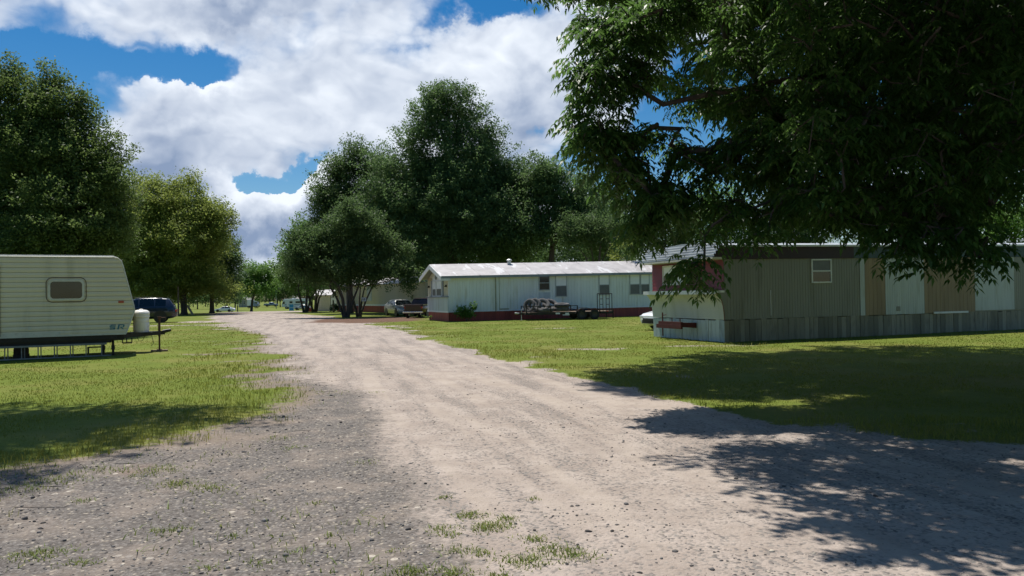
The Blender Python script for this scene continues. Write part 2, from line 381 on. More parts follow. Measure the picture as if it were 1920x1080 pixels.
def sheet(name, q, dz):
    used = np.unique(q); re = np.full(NX*NY, -1); re[used] = np.arange(len(used))
    V = np.stack([XX.ravel(), YY.ravel(), ZZ.ravel()+dz], -1)[used]
    o = npmesh(name, V, re[q], M['ground'], smooth=True)
    for n, A in (('dirt', D0), ('grey', G0), ('clay', C0)):
        at = o.data.attributes.new(n, 'FLOAT', 'POINT'); at.data.foreach_set('value', A.ravel()[used].astype(np.float32))
    return o
tag(sheet('ground', quads, 0), 'mown green lawn with bare patches on both sides of the road', 'lawn', kind='structure')
core = (D0.ravel()[quads].min(1) > .93) & (np.abs(XX.ravel()[quads]).max(1) < 60) & (YY.ravel()[quads].max(1) < 125) & (YY.ravel()[quads].min(1) > -30)
tag(sheet('gravel_road', quads[core], .004), 'tan dirt road with grey gravel shoulder curving into the distance', 'road', kind='structure')

# ------------------------------------------------------------------ grass, weeds and stones
def blades(name, X, Y, Z, H, W, mat, label, cat, lean=.5, rnd=None):
    n = len(X); a = RNG.uniform(0, 2*np.pi, n); b = RNG.uniform(0, 2*np.pi, n); ln = np.abs(RNG.normal(0, lean, n))*H
    base = np.stack([X, Y, Z], -1)
    side = np.stack([np.cos(a), np.sin(a), np.zeros(n)], -1)*W[:,None]*.5
    mid = base+np.stack([np.cos(b)*ln*.35, np.sin(b)*ln*.35, H*.6], -1)
    tip = base+np.stack([np.cos(b)*ln, np.sin(b)*ln, H*RNG.uniform(.8,1,n)], -1)
    V = np.stack([base-side, base+side, mid+side*.7, mid-side*.7, tip], 1).reshape(-1, 3)
    i0 = np.arange(n)*5
    q = np.stack([i0, i0+1, i0+2, i0+3], -1); t = np.stack([i0+3, i0+2, i0+4, i0+4], -1)
    F = np.concatenate([q]); T = t[:, :3]
    me_v = V
    r = RNG.uniform(0, 1, n) if rnd is None else rnd
    # quads and tips as triangles in one mesh
    tri = np.concatenate([q[:, [0,1,2]], q[:, [0,2,3]], T])
    o = npmesh(name, me_v, tri, mat, rnd=np.repeat(r, 5))
    return tag(o, label, cat, kind='stuff')
def zg(x, y):
    return gz(x, y)+np.where((y > 0) & (y < 40), (fbm(x*.35, y*.35, 21, 3)-.5)*.05, 0)
n = 420000
d = 2.6*np.exp(RNG.uniform(0, 1, n)*math.log(62/2.6)); a = RNG.uniform(-R(44), R(44), n)
x = np.sin(a)*d; y = np.cos(a)*d
dm, gm, cm_ = masks(x, y)
keep = RNG.uniform(0, 1, n) > dm*1.12+cm_*.9
x, y, d = x[keep], y[keep], d[keep]; dm = dm[keep]
pat = fbm(x*.4, y*.4, 31, 3); edge = np.clip(dm*4, 0, 1)
H = RNG.uniform(.016, .038, len(x))*(.75+.7*pat)*(1+1.5*edge)*np.clip(1.15-.008*d,.7,1)
W = np.maximum(.005, d*.0007)*RNG.uniform(.7, 1.3, len(x))
pat2 = fbm(x*.13+5, y*.13, 41, 4); worn = fbm(x*.7, y*.7, 43, 4)
rn = np.clip(-.25+.75*pat+.95*pat2+RNG.normal(0, .14, len(x))+.35*edge, 0, 1)
ok = RNG.uniform(0,1,len(x)) > .9*sstep(.50, .66, worn)
x, y, H, W, rn = x[ok], y[ok], H[ok], W[ok], rn[ok]
blades('grass', x, y, zg(x, y), H, W, L['lawn'], 'short mown grass covering the lawns', 'grass', .7, rn)
# tufts and weeds in the gravel
wx, wy, wh, ww = [], [], [], []
TUFT = [(60,1035,.16,110),(100,1030,.14,90),(150,1050,.10,60),(155,935,.07,45),(300,880,.22,160),(330,905,.20,160),(390,912,.2,130),(270,890,.12,60),(500,780,.2,80),(460,762,.35,160),
        (330,985,.12,60),(300,990,.1,40),(385,1060,.1,40),(440,1000,.07,25),(490,1050,.12,50),(560,1030,.08,30),(590,940,.06,25),(680,865,.12,40),(520,820,.18,60),(545,840,.15,40),
        (880,965,.11,140),(925,985,.13,170),(905,990,.1,80),(950,972,.08,70),(825,990,.09,70),(840,1000,.08,60),(1000,1010,.1,90),(985,1050,.16,200),(1040,1030,.14,150),(1075,1040,.13,130),
        (860,1030,.13,80),(905,1035,.08,60),(770,1072,.14,160),(850,1074,.13,130),(930,1078,.1,90),(835,930,.06,30),(740,1030,.05,20),(620,1000,.05,20),(1000,935,.05,20),(100,900,.3,180),(40,915,.25,120),
        (200,880,.3,120),(20,890,.5,200),(560,700,.4,110),(620,735,.4,70),(700,735,.15,25)]
for px, py, r_, c_ in TUFT:
    X, Y = hit(px, py)
    for k in range(c_):
        q = RNG.normal(0, r_*.5, 2); wx.append(X+q[0]*1.3); wy.append(Y+q[1]); s = max(.35, 1-np.hypot(*q)/r_*.6)
        wh.append(RNG.uniform(.014,.042)*s*(1.1 if r_ > .12 else .9)); ww.append(RNG.uniform(.005,.011))
# thin scatter of tiny weeds on the grey gravel
k = 5200; d = 2.4*np.exp(RNG.uniform(0,1,k)*math.log(22/2.4)); a = RNG.uniform(-R(40), R(10), k); tx = np.sin(a)*d; ty = np.cos(a)*d
dm, gm, _ = masks(tx, ty); kp = (dm > .6) & (gm > .5) & (fbm(tx*.9, ty*.9, 77, 3) > .55)
wx += list(tx[kp]); wy += list(ty[kp]); wh += list(RNG.uniform(.02,.05,kp.sum())); ww += list(RNG.uniform(.005,.012,kp.sum()))
wx, wy, wh, ww = map(np.array, (wx, wy, wh, ww))
blades('weeds', wx, wy, zg(wx, wy)-.02, wh+.012, ww, L['tuft'], 'scattered tufts of weeds growing through the grey gravel', 'weeds', 1.3)

def stones(name, X, Y, Sz, mat, label, cat, rnd):
    n = len(X)
    t = (1+5**.5)/2
    ico = np.array([(-1,t,0),(1,t,0),(-1,-t,0),(1,-t,0),(0,-1,t),(0,1,t),(0,-1,-t),(0,1,-t),(t,0,-1),(t,0,1),(-t,0,-1),(-t,0,1)])/math.hypot(1, t)
    fc = np.array([(0,11,5),(0,5,1),(0,1,7),(0,7,10),(0,10,11),(1,5,9),(5,11,4),(11,10,2),(10,7,6),(7,1,8),(3,9,4),(3,4,2),(3,2,6),(3,6,8),(3,8,9),(4,9,5),(2,4,11),(6,2,10),(8,6,7),(9,8,1)])
    P = ico[None]*RNG.uniform(.7, 1.25, (n, 12, 1))
    sc = np.stack([RNG.uniform(.7,1.4,n), RNG.uniform(.7,1.3,n), RNG.uniform(.4,.8,n)], -1)*Sz[:,None]
    P = P*sc[:,None,:]; a = RNG.uniform(0, 6.28, n); c, s = np.cos(a), np.sin(a)
    Q = P.copy(); Q[...,0] = P[...,0]*c[:,None]-P[...,1]*s[:,None]; Q[...,1] = P[...,0]*s[:,None]+P[...,1]*c[:,None]
    Q[...,0] += X[:,None]; Q[...,1] += Y[:,None]; Q[...,2] += (zg(X,Y)-.018+sc[:,2]*.35)[:,None]
    F = (fc[None]+np.arange(n)[:,None,None]*12).reshape(-1,3)
    o = npmesh(name, Q.reshape(-1,3), F, mat, rnd=np.repeat(rnd, 12))
    return tag(o, label, cat, kind='stuff')
def stonemat():
    m, nt, b = newmat('road_stones'); at = nd(nt, 'ShaderNodeAttribute'); at.attribute_name = 'rnd'
    cr = nd(nt, 'ShaderNodeValToRGB'); cr.color_ramp.interpolation = 'LINEAR'; e = cr.color_ramp.elements
    e[0].position = 0; e[0].color = (.045,.04,.038,1); e[1].position = 1; e[1].color = (.62,.55,.45,1)
    for p, c in ((.15,(.085,.075,.07)),(.5,(.175,.162,.152)),(.72,(.28,.26,.235)),(.85,(.42,.36,.28))): x = e.new(p); x.color = (*c, 1)
    nt.links.new(at.outputs['Fac'], cr.inputs[0]); nt.links.new(cr.outputs[0], b.inputs['Base Color']); b.inputs['Roughness'].default_value = .9
    return m
M['stone'] = stonemat()
n = 46000
d = 2.3*np.exp(RNG.uniform(0,1,n)*math.log(24/2.3)); a = RNG.uniform(-R(42), R(42), n); x = np.sin(a)*d; y = np.cos(a)*d
dm, gm, _ = masks(x, y); cl = fbm(x*1.1, y*1.1, 55, 3)
keep = (dm > .55) & (RNG.uniform(0,1,n) < np.where(gm > .5, .95, .05+.4*(cl > .57)))
x, y, gm, d = x[keep], y[keep], gm[keep], d[keep]
sz = np.clip(np.exp(RNG.normal(math.log(.0052), .42, len(x))), .003, .022)*(1+.03*d)
whitish = fbm(x*.8, y*.8, 91, 2)
rn = np.where(gm > .5, np.clip(RNG.beta(2.2, 3.3, len(x))+.35*(RNG.uniform(0,1,len(x)) < .03+.6*np.clip(whitish-.6,0,1)), 0, 1), np.where(RNG.uniform(0,1,len(x)) < .12, RNG.uniform(.7,.95,len(x)), RNG.uniform(.0,.6,len(x))))
stones('gravel', x, y, sz, M['stone'], 'loose grey and white gravel scattered over the road', 'gravel', rn)
# ------------------------------------------------------------------ trees
def leafquads(C, size, n_each, spread, droop=.25, asp=.55, A=None):
    """sprays of leaf quads round the centres C (k,3), drawn out along the axes A"""
    k = len(C); n = k*n_each
    if A is None: A = np.zeros((k,3))
    along = RNG.uniform(-.7, 1.5, n)[:,None]; thin = 1-.35*np.clip(along, 0, 1.5)
    c = np.repeat(C, n_each, 0)+np.repeat(A, n_each, 0)*along*spread*1.5+RNG.normal(0, 1, (n,3))*np.array([spread, spread, spread*.7])*.8*thin
    d = RNG.normal(0, 1, (n,3))+np.repeat(A, n_each, 0)*.7; d[:,2] -= droop; d /= np.linalg.norm(d, axis=1)[:,None]
    u = RNG.normal(0, .7, (n,3)); u[:,2] += 1; s = np.cross(d, u); s /= np.linalg.norm(s, axis=1)[:,None]+1e-9
    sz = size*RNG.uniform(.6, 1.3, n)[:,None]
    b = c-d*sz*.5; t = c+d*sz*.5; m = c-d*sz*.05; nn = np.cross(s, d)*sz*.10
    V = np.stack([b, m+s*sz*asp*.5+nn, t, m-s*sz*asp*.5+nn], 1).reshape(-1, 3)
    i0 = np.arange(n)*4; F = np.stack([i0, i0+1, i0+2, i0+3], -1)
    rc = np.repeat(RNG.normal(0, .2, k), n_each)
    r = np.clip(.5+rc+RNG.normal(0, .2, n), 0, 1)
    return V, F, np.repeat(r, 4)
def blob_clusters(blobs, dens, surf=.6):
    """branch-sized clumps over each blob of the crown, then leaf sprays over each clump"""
    out, ax = [], []
    for (cx, cy, cz, rx, ry, rz) in blobs:
        k = max(6, int(dens*(rx*rz+rx*ry+ry*rz)/3*4)); R3 = np.array([rx, ry, rz]); c0 = np.array([cx, cy, cz])
        m = int(np.clip(k/9, 4, 20)); per = max(3, int(k*.85/m))
        for _ in range(m):
            d = RNG.normal(0, 1, 3); d[2] = d[2]+.25; d /= np.linalg.norm(d)
            sc = c0+d*R3*RNG.uniform(.45, .92); sr = R3*RNG.uniform(.26, .5)
            e = RNG.normal(0, 1, (per,3)); e[:,2] = e[:,2]+.3; e /= np.linalg.norm(e, axis=1)[:,None]
            out.append(sc+e*sr*(RNG.uniform(.45, 1.08, per)[:,None])); q = e+d*.9; q[:,2] += .3; ax.append(q/np.linalg.norm(q, axis=1)[:,None])
        f = int(k*.36); e = RNG.normal(0, 1, (f,3)); e /= np.linalg.norm(e, axis=1)[:,None]
        out.append(c0+e*R3*RNG.uniform(.2, .85, f)[:,None]); ax.append(e)
    return np.concatenate(out), np.concatenate(ax)
def make_tree(name, label, cat, base_px, Y, blobs, leaf, size=.2, dens=6., each=60, spread=.35, bark='bark', tr=.25, stems=1, group=None, fork=.3, base_z=None, bare=0, surf=.55, depth=1.):
    X = gx(base_px, Y); z0 = float(gz(X, Y)) if base_z is None else base_z
    root = thing(name, label, cat, (X, Y, z0), 0, group)
    W = []
    for b in blobs:
        px, py, rpx, rpy = b[:4]; dy = b[4] if len(b) > 4 else 0.
        Yb = Y+dy; rx = rpx*Yb/F_PX; rz = rpy*Yb/F_PX
        W.append((gx(px, Yb)-X, dy, zat(px, py, Yb)-z0, rx, max(rz*.8, rx*.85)*depth, rz))
    C, A = blob_clusters(W, dens, surf); kp = C[:,2] > .25; C, A = C[kp], A[kp]
    tw = MB()
    top = max(w[2] for w in W)
    cen = np.mean([w[:3] for w in W], 0)
    for k in range(stems):
        a = 2*math.pi*(k+.3)/stems
        if stems == 1: path = [Vector((0,0,-.1)), Vector((cen[0]*.15, 0, top*fork)), Vector((cen[0]*.6, cen[1]*.5, top*.62)), Vector((cen[0]*.9, cen[1], top*.98))]
        else:
            w = W[k % len(W)]; o = Vector((math.cos(a), math.sin(a), 0))
            path = [Vector((0,0,-.1))+o*tr*.55, o*tr*1.0+Vector((0,0,.35)), o*(.5+.25*random.random())+Vector((0,0,1.6)), o*(.9+.5*random.random())+Vector((0,0,2.6)), Vector(w[:3])*.75+o*.5]
            path[-1].z = max(path[-1].z, 3.2)
            if top < 2: path = [Vector((0,0,-.05)), o*.05+Vector((0,0,.15)), o*.1+Vector((0,0,top*.35)), o*.14+Vector((0,0,top*.5)), o*.2+Vector((0,0,top*.7))]
        rs = [tr*1.35, tr, tr*.62, tr*.15] if stems == 1 else [tr*.62, tr*.42, tr*.33, tr*.26, tr*.08]
        if stems == 1: path.insert(1, Vector((0,0,.35))); rs = [tr*1.5, tr*1.05, tr*.9, tr*.55, tr*.12]
        tw.tube(path, rs, 9)
        if stems == 1:
            for w in W:
                t = random.uniform(.35, .85); p0 = path[2].lerp(path[3], t); p2 = Vector(w[:3]); p1 = p0.lerp(p2, .5)+Vector((random.uniform(-.3,.3), random.uniform(-.3,.3), random.uniform(-.2,.4)))
                tw.tube([p0, p1, p2], [tr*.36, tr*.22, tr*.06], 6)
    # limbs out towards a share of the clusters
    nodes = [Vector(w[:3]) for w in W]
    for c in C[RNG.choice(len(C), min(len(C), 50+bare), replace=False)]:
        c = Vector(c); q = min(nodes, key=lambda p: (p-c).length)
        mid = q.lerp(c, .5)+Vector((random.uniform(-.15,.15), random.uniform(-.15,.15), .15))
        tw.tube([q, mid, c+(c-q).normalized()*.2*(bare > 0)], [tr*.10, tr*.07, tr*.025], 4, cap=False)
    tw.build('trunk', M[bark], root, smooth=True)
    V, F, r = leafquads(C, size, each, spread, A=A)
    npmesh('crown', V, F, leaf, root, rnd=r)
    return root

make_tree('shade_tree', 'tall olive green tree rising behind the cream travel trailer', 'tree', 60, 36,
  [(40,206,55,60),(-20,256,80,90),(110,231,55,65),(150,306,70,80),(60,316,100,90),(195,366,50,80),(0,396,140,100,1),(120,416,120,85,-1),(190,446,60,60),(60,476,170,60),(-140,316,110,150),(205,301,22,40),(15,156,28,30),(95,161,24,28),(150,216,22,32)],
  L['pear'], .135, 20, 62, .30, tr=.28)
make_tree('shade_tree', 'bright yellow-green tree with pale limbs behind the dark blue car', 'tree', 345, 86,
  [(310,440,110,60,1),(290,395,62,48),(345,400,66,48),(385,455,50,50),(250,440,60,60),(330,460,85,60,-1),(395,430,42,48),(270,345,26,24),(330,352,24,22),(360,345,18,20),(415,405,24,26),(300,515,90,34),(300,538,85,22),(385,535,60,24),(345,530,60,26),(240,500,60,45),(225,350,30,30)],
  L['lightgreen'], .25, 4.4, 50, .55, tr=.34, bare=60)
make_tree('shade_tree', 'dark round tree standing at the bend beside the white sedan', 'tree', 397, 96,
  [(400,538,52,20),(400,480,48,42),(420,515,32,38),(375,515,60,36),(435,490,16,30),(355,500,50,40)], L['oak'], .27, 3.6, 46, .55, tr=.28)
make_tree('lawn_tree', 'small bright green tree alone on the lawn beyond the road bend', 'tree', 471, 150,
  [(478,512,28,18),(460,528,26,22),(498,528,26,22),(478,540,40,18),(505,545,18,12)], L['fresh'], .34, 2.4, 40, .6, tr=.26)
make_tree('shade_tree', 'tallest dark green oak rising behind the white mobile home', 'tree', 850, 74,
  [(850,394,120,90),(840,214,48,46),(790,249,38,48),(885,244,42,52),(760,324,62,60),(850,314,80,70),(930,314,48,70),(800,379,100,70),(900,389,90,80,-1),(960,369,45,60),(740,409,60,70),(850,459,130,60,-1),(950,459,70,60),(730,479,60,60),(870,184,22,18),(825,187,22,20)],
  L['oak'], .23, 5.4, 60, .50, tr=.5)
make_tree('shade_tree', 'grey-green tree with narrow top left of the tallest oak', 'tree', 655, 80,
  [(655,312,42,38),(625,350,36,42),(690,330,42,48),(650,390,62,52),(610,400,30,42),(705,400,48,60),(670,440,70,45)], L['crape'], .24, 4.8, 54, .5, tr=.35)
make_tree('shade_tree', 'rounded dark tree right of the tallest oak above the white roof', 'tree', 1030, 72,
  [(1028,335,46,42),(1065,365,50,50),(1000,350,44,44),(1100,400,50,50),(1130,440,60,44,2),(1000,380,50,50),(1040,420,70,46),(980,435,60,42,-2),(1075,420,40,44)], L['oak'], .24, 4.2, 54, .5, tr=.34)
make_tree('shade_tree', 'slim hazy green tree at the right shoulder of the tree group', 'tree', 1098, 92,
  [(1098,345,18,24),(1105,385,28,36),(1092,430,36,36),(1130,410,30,36),(1150,390,30,40)], L['oak'], .27, 3.4, 44, .5, tr=.26)
make_tree('rounded_tree', 'low dome shaped tree behind the middle of the white roof', 'tree', 1112, 66,
  [(1110,430,48,34),(1080,455,34,34),(1150,452,42,36),(1190,440,36,40)], L['crape'], .2, 5., 56, .42, tr=.2)
make_tree('bush', 'light yellow-green bush peeking over the white roof beside the red house', 'bush', 1182, 63,
  [(1182,470,24,22),(1168,480,16,14)], L['lightgreen'], .18, 6, 50, .35, tr=.09)
CR = 'multi-stemmed trees along the far side of the road'
make_tree('crape_tree', 'larger multi-stemmed tree nearest the road with dark mulch beneath', 'tree', 648, 63,
  [(655,410,34,30),(585,465,40,40),(558,505,32,32),(640,455,58,42),(600,480,48,42),(670,500,60,36),(620,520,60,28),(660,420,42,30),(575,510,30,32)], L['crape'], .19, 6., 58, .40, tr=.27, stems=6, group=CR)
make_tree('crape_tree', 'multi-stemmed tree beside the silver car with a number sign on it', 'tree', 672, 64.5,
  [(700,450,48,42),(730,480,42,36),(690,500,56,34),(740,515,46,20,-1),(765,525,24,15,-1)], L['crape'], .19, 6., 56, .38, tr=.22, stems=5, group=CR)
make_tree('crape_tree', 'far multi-stemmed tree at the left end of the row', 'tree', 572, 89,
  [(556,490,36,36),(540,505,28,26),(585,460,38,38),(570,440,26,24),(545,520,24,24),(575,530,34,18)], L['fresh'], .26, 3.8, 50, .5, tr=.30, stems=5, group=CR)
make_tree('crape_tree', 'far multi-stemmed tree second from the left of the row', 'tree', 589, 91,
  [(612,455,36,36),(605,475,34,38),(600,515,38,26),(620,500,26,32)], L['crape'], .26, 3.8, 50, .5, tr=.30, stems=5, group=CR)
BG = 'trees behind the homes'
for (bp, Y, bl, lf, lb) in [
  (1250,58,[(1240,420,60,60),(1290,450,50,44),(1215,470,36,30)],'crape','green tree behind the left end of the red fronted home roof'),
  (1360,62,[(1350,400,66,60),(1320,450,60,40),(1400,440,50,46)],'fresh','bright green tree behind the red fronted home near its grey roof end'),
  (1480,60,[(1480,410,70,60),(1450,455,60,36),(1530,440,50,46)],'crape','tree behind the dark roof above the small white window'),
  (1610,64,[(1610,390,70,70),(1650,440,60,50)],'oak','tree behind the home roof above the tan panels'),
  (1750,62,[(1750,400,76,64),(1800,440,60,50)],'oak','tree behind the home roof above the pale blue panels'),
  (1900,56,[(1900,395,60,50),(1950,420,70,60),(1870,440,50,40)],'fresh','bright tree at the far right behind the home')]:
    make_tree('background_tree', lb, 'tree', bp, Y, bl, L[lf], .22, 4.4, 46, .45, tr=.25, group=BG)
for (bp, Y, bl, lf, lb) in [
  (215,112,[(215,480,60,50),(260,520,50,40),(170,520,60,44)],'oak','dark tree deep behind the cream trailer nose'),
  (300,128,[(300,500,60,44),(345,530,44,30),(255,535,44,24)],'oak','dark tree behind the yellow-green tree trunk'),
  (60,118,[(60,480,80,54),(0,520,60,44),(120,530,60,34)],'oak','dark tree hidden behind the cream trailer roof'),
  (760,112,[(760,470,66,50),(720,500,60,36),(800,500,60,40)],'oak','dark tree behind the beige mobile home'),
  (900,108,[(900,470,90,50),(960,490,70,40),(840,490,70,40)],'oak','dark tree filling the gap behind the white mobile home'),
  (1080,115,[(1060,470,90,40),(1140,470,80,40)],'oak','dark tree low behind the dome shaped tree')]:
    make_tree('background_tree', lb, 'tree', bp, Y, bl, L[lf], .34, 2.2, 40, .65, tr=.3, group=BG)
# far pines beyond the lawn
protos = []
def pine(seed):
    rr = np.random.default_rng(seed); pts = []
    for z in np.arange(2.5, 15, .33):
        rad = 3.1*(1-z/15.6)**.7*rr.uniform(.7,1.15)
        for k in range(max(3, int(rad*6))):
            a = rr.uniform(0, 6.28); q = rad*rr.uniform(.35,1); pts.append((q*math.cos(a), q*math.sin(a), z-.12*q+rr.normal(0,.2)))
    V, F, r = leafquads(np.array(pts), .42, 16, .34, asp=.3)
    t = MB().tube([(0,0,-.3),(0,0,5),(0,0,14.6)], [.24,.17,.03], 7)
    return t, V, F, r
pd = [pine(s) for s in (1, 2, 3)]
first = {}
PINES = [(440,330,.72),(452,345,.8),(465,335,.9),(486,350,.95),(505,340,1.0),(520,345,1.12),(531,335,1.16),(545,350,1.1),(556,338,1.0),(570,345,1.05),(585,335,1.1),(600,350,1.05),(618,340,1.1),(635,350,1.),(655,345,1.05),(425,345,.8),(405,340,.8),(385,350,.85),(362,340,.8),(340,350,.9),(318,342,.8),(295,350,.85)]
for i, (px, Y, sc) in enumerate(PINES):
    k = i % 3
    r_ = thing('pine_tree', 'dark pine in the distant row beyond the far lawn', 'tree', (gx(px, Y), Y, float(gz(0, Y))), i*1.3, 'distant pine row')
    r_.scale = (sc*1.15,)*2+(sc,)
    if k not in first:
        t, V, F, r = pd[k]; first[k] = (t.build('trunk', M['bark'], r_, smooth=True), npmesh('crown', V, F, L['darkpine'], r_, rnd=r))
    else:
        for o in first[k]: c = o.copy(); COL.objects.link(c); c.parent = r_
# broadleaf trees near the far vehicles
for (bp, Y, bl, lf, lb) in [
  (440,215,[(440,545,16,14),(452,555,10,8)],'fresh','small light sapling beside the dark post left of the lawn tree'),
  (525,290,[(520,545,28,18),(545,548,26,14),(505,552,18,10)],'oak','dark leafy tree above the distant vehicles'),
  (600,280,[(590,540,30,22),(625,545,30,18)],'oak','dark leafy tree behind the white shed roof'),
  (370,260,[(370,556,26,14),(335,552,30,16),(405,552,24,14)],'oak','leafy tree seen between the dark trunks on the left'),
  (270,250,[(270,550,40,16),(215,548,40,18)],'oak','leafy tree far behind the dark blue car')]:
    make_tree('distant_tree', lb, 'tree', bp, Y, bl, L[lf], .55, 1.6, 30, .9, tr=.2, group='leafy trees near the far vehicles')
# small shrubs
make_tree('shrub', 'leafy green shrub against the red skirt of the white home', 'shrub', 874, 48.2, [(872,585,11,11),(880,580,9,8),(866,588,8,7),(876,593,12,5)], L['fresh'], .12, 22, 34, .12, tr=.03, stems=4)
make_tree('weed_clump', 'low bright green weeds at the left corner of the white home', 'weeds', 806, 50.5, [(800,595,8,5),(812,598,9,4),(824,600,10,3)], L['weed'], .13, 24, 30, .12, tr=.02)
make_tree('shrub', 'round clipped bush left of the beige mobile home', 'shrub', 627, 88, [(625,578,6,6),(632,576,5,6)], L['oak'], .15, 14, 40, .14, tr=.03)

# ------------------------------------------------------------------ the overhanging pecan
def pecan():
    T = Vector((13.2, 16.0, 0))
    root = thing('pecan_tree', 'huge dark pecan with drooping branches hanging over the right of the road', 'tree', T)
    nodes = [Vector((0,0,-.2)), Vector((0,0,1.2)), Vector((-.1,0,3.)), Vector((-.3,-.2,4.6)), Vector((-.5,-.3,7.)), Vector((-.6,-.2,9.5)), Vector((-.4,0,12))]
    par = [-1,0,1,2,3,4,5]
    def chain(start, pts):
        prev = start
        for p in pts:
            a = nodes[prev].copy(); b = Vector(p)-T; nseg = max(1, int((b-a).length/.7))
            for i in range(nseg):
                j = Vector((random.uniform(-.05,.05),)*3) if i < nseg-1 else Vector((0,0,0))
                nodes.append(a.lerp(b, (i+1)/nseg)+j); par.append(prev); prev = len(nodes)-1
        return prev
    def W(px, py, Y): return (gx(px, Y), Y, zat(px, py, Y))
    chain(3, [W(1920,92,14.3), W(1760,112,13.2), W(1640,128,12.4), W(1400,165,11.6), W(1250,195,11.2), W(1180,150,11.2)])
    chain(3, [W(1950,250,13.5), W(1700,210,12), W(1560,300,11), W(1440,380,10.6), W(1340,420,10.4)])
    chain(4, [(9.5,13,7.2), (6.5,12,8.0), (3.8,11.5,8.4), (1.9,11.4,7.4)])
    chain(4, [(10,10.5,7.6), (7.5,8.4,8.), (5.2,7.4,8.2)])
    chain(4, [(9,19,8.), (6,20.5,8.6), (3.6,21,8.4)])
    chain(3, [(10.5,18.5,5.6),(8,19.5,5.2),(5.5,19,4.6)])
    chain(5, [(12,20,11),(10.5,23,12)]); chain(5, [(10,14,11.5),(7.5,13,12.2)])
    pts = []
    def blob(px, py, rx, ry, Y, dr, n, kind=0):
        for _ in range(n):
            while True:
                q = RNG.uniform(-1,1,3)
                if q@q < 1: break
            Yq = Y+q[1]*dr; pts.append((*W(px+q[0]*rx, py+q[2]*ry, Yq), kind))
    # left fringe
    SH = -26
    def bl(px, py, rx, ry, Y, dr, n): blob(px, py+SH, rx, ry, Y, dr, n)
    bl(1150,70,80,50,11.6,.9,40); bl(1235,45,85,50,11.8,1.,34); bl(1125,165,56,48,11.2,.7,34); bl(1190,165,55,50,11.6,.8,18); bl(1115,265,46,48,11.,.6,30)
    bl(1165,265,56,44,11.4,.8,20); bl(1165,345,60,40,11.2,.7,32); bl(1225,400,52,38,11,.8,30); bl(1250,275,46,30,11.6,.7,7); bl(1195,450,26,18,10.8,.5,8)
    bl(1235,425,40,30,10.9,.6,12)
    # middle
    bl(1340,25,70,30,12,1.2,20); bl(1390,120,56,44,12.2,1.3,28); bl(1345,205,56,30,11.8,1.,16); bl(1420,225,60,50,12,1.2,36); bl(1330,325,66,28,11.2,.9,18)
    bl(1420,320,76,56,11.2,1.1,54); bl(1290,385,60,22,10.8,.7,9); bl(1410,415,66,22,10.6,.8,20); bl(1312,465,20,10,10.4,.4,2); bl(1300,527,28,13,10.2,.3,6); bl(1295,556,12,8,10.1,.2,2); bl(1420,470,34,10,10.2,.4,4)
    # right mass, several layers deep
    for (Y, n) in ((10.2,140),(12.2,210),(14.6,240),(17.2,240)):
        bl(1560,90,140,110,Y,1.2,n//4); bl(1780,90,190,120,Y,1.3,n//3); bl(1560,270,130,100,Y,1.2,n//3); bl(1760,290,170,110,Y,1.3,n//3)
        bl(1900,230,120,170,Y,1.3,n//4); bl(1540,395,100,46,Y,1.,n//6); bl(1720,400,150,48,Y,1.,n//5)
        bl(1960,60,160,140,Y,1.3,n//5)
    bl(1700,455,60,20,9.8,.5,10); bl(1690,495,36,14,9.6,.3,6); bl(1810,465,60,20,9.6,.5,12); bl(1830,500,34,9,9.4,.3,5); bl(1590,445,50,12,10,.4,5)
    # unseen crown for the shade below; right and rear lobes added to block skylight
    for (cx, cy, cz, rx, ry, rz, n) in ((8.5,14.,9.2,6.3,6.5,2.2,720),(6.2,9.2,8.2,4.4,3.2,1.8,300),(8,20,8.6,6,4,2.2,420),(12,15,12,4.5,5,2.5,110),(13.5,10,8.5,4,4,2,90),(16.5,16,8,3.5,6,2.6,120),(7.5,6.6,8.4,4,2.4,1.6,80),(2.1,7.2,5.7,1.2,1.0,.5,34),(3.6,5.9,5.9,1.6,1.0,.6,46),(19,14,5.5,4,6,3,200),(2.0,9.0,6.5,1.3,1.2,.6,46),(3.6,7.6,6.6,1.7,1.2,.7,74),(2.6,10.6,7.1,1.2,1.,.7,30),(1.0,9.7,6.9,.7,.7,.5,10),(5.4,7.2,7.4,2.4,1.6,1.0,60),(1.6,19,10.4,2.2,2.2,.9,110),(1.9,16.7,9.9,1.8,1.7,.7,80),(.5,17.,9.9,1.3,1.7,.6,75),(8.5,16.5,13.2,7,7,1.8,320),(4.4,20,10.4,2.4,2.4,1.,90),(14,20,6.6,4,3,2,130),(16,10,7,3,4,2,80),(18,4,7.4,4,5,2,90),(8.5,3.,8.2,5,3.6,1.6,240),(12,-1,8.4,5,4,1.8,200),(11.5,6,4.6,2.6,3,2,150),(15.5,8.5,4.2,3,3,2.2,130),(3.2,17.8,9.9,3,2.2,.9,130),(7.5,18,10,3.5,3,1.4,160),(11,19.5,9.6,3,3,1.6,110),(4,22.5,11.8,3.2,2.4,.9,120),(8,24,11.6,3.5,2.4,1,110),(4.5,.2,9.,3.5,3,1.4,60)):
        for _ in range(n):
            while True:
                q = RNG.uniform(-1,1,3)
                if q@q < 1: break
            pts.append((cx+q[0]*rx, cy+q[1]*ry, cz+q[2]*rz, 1))
    P = np.array(pts); T_ = np.array(T); rel = P[:,:3]-T_
    order = np.argsort(np.linalg.norm(rel*np.array([1,1,.8])-np.array([0,0,4]), axis=1))
    NA = [list(q) for q in nodes]; tips = []
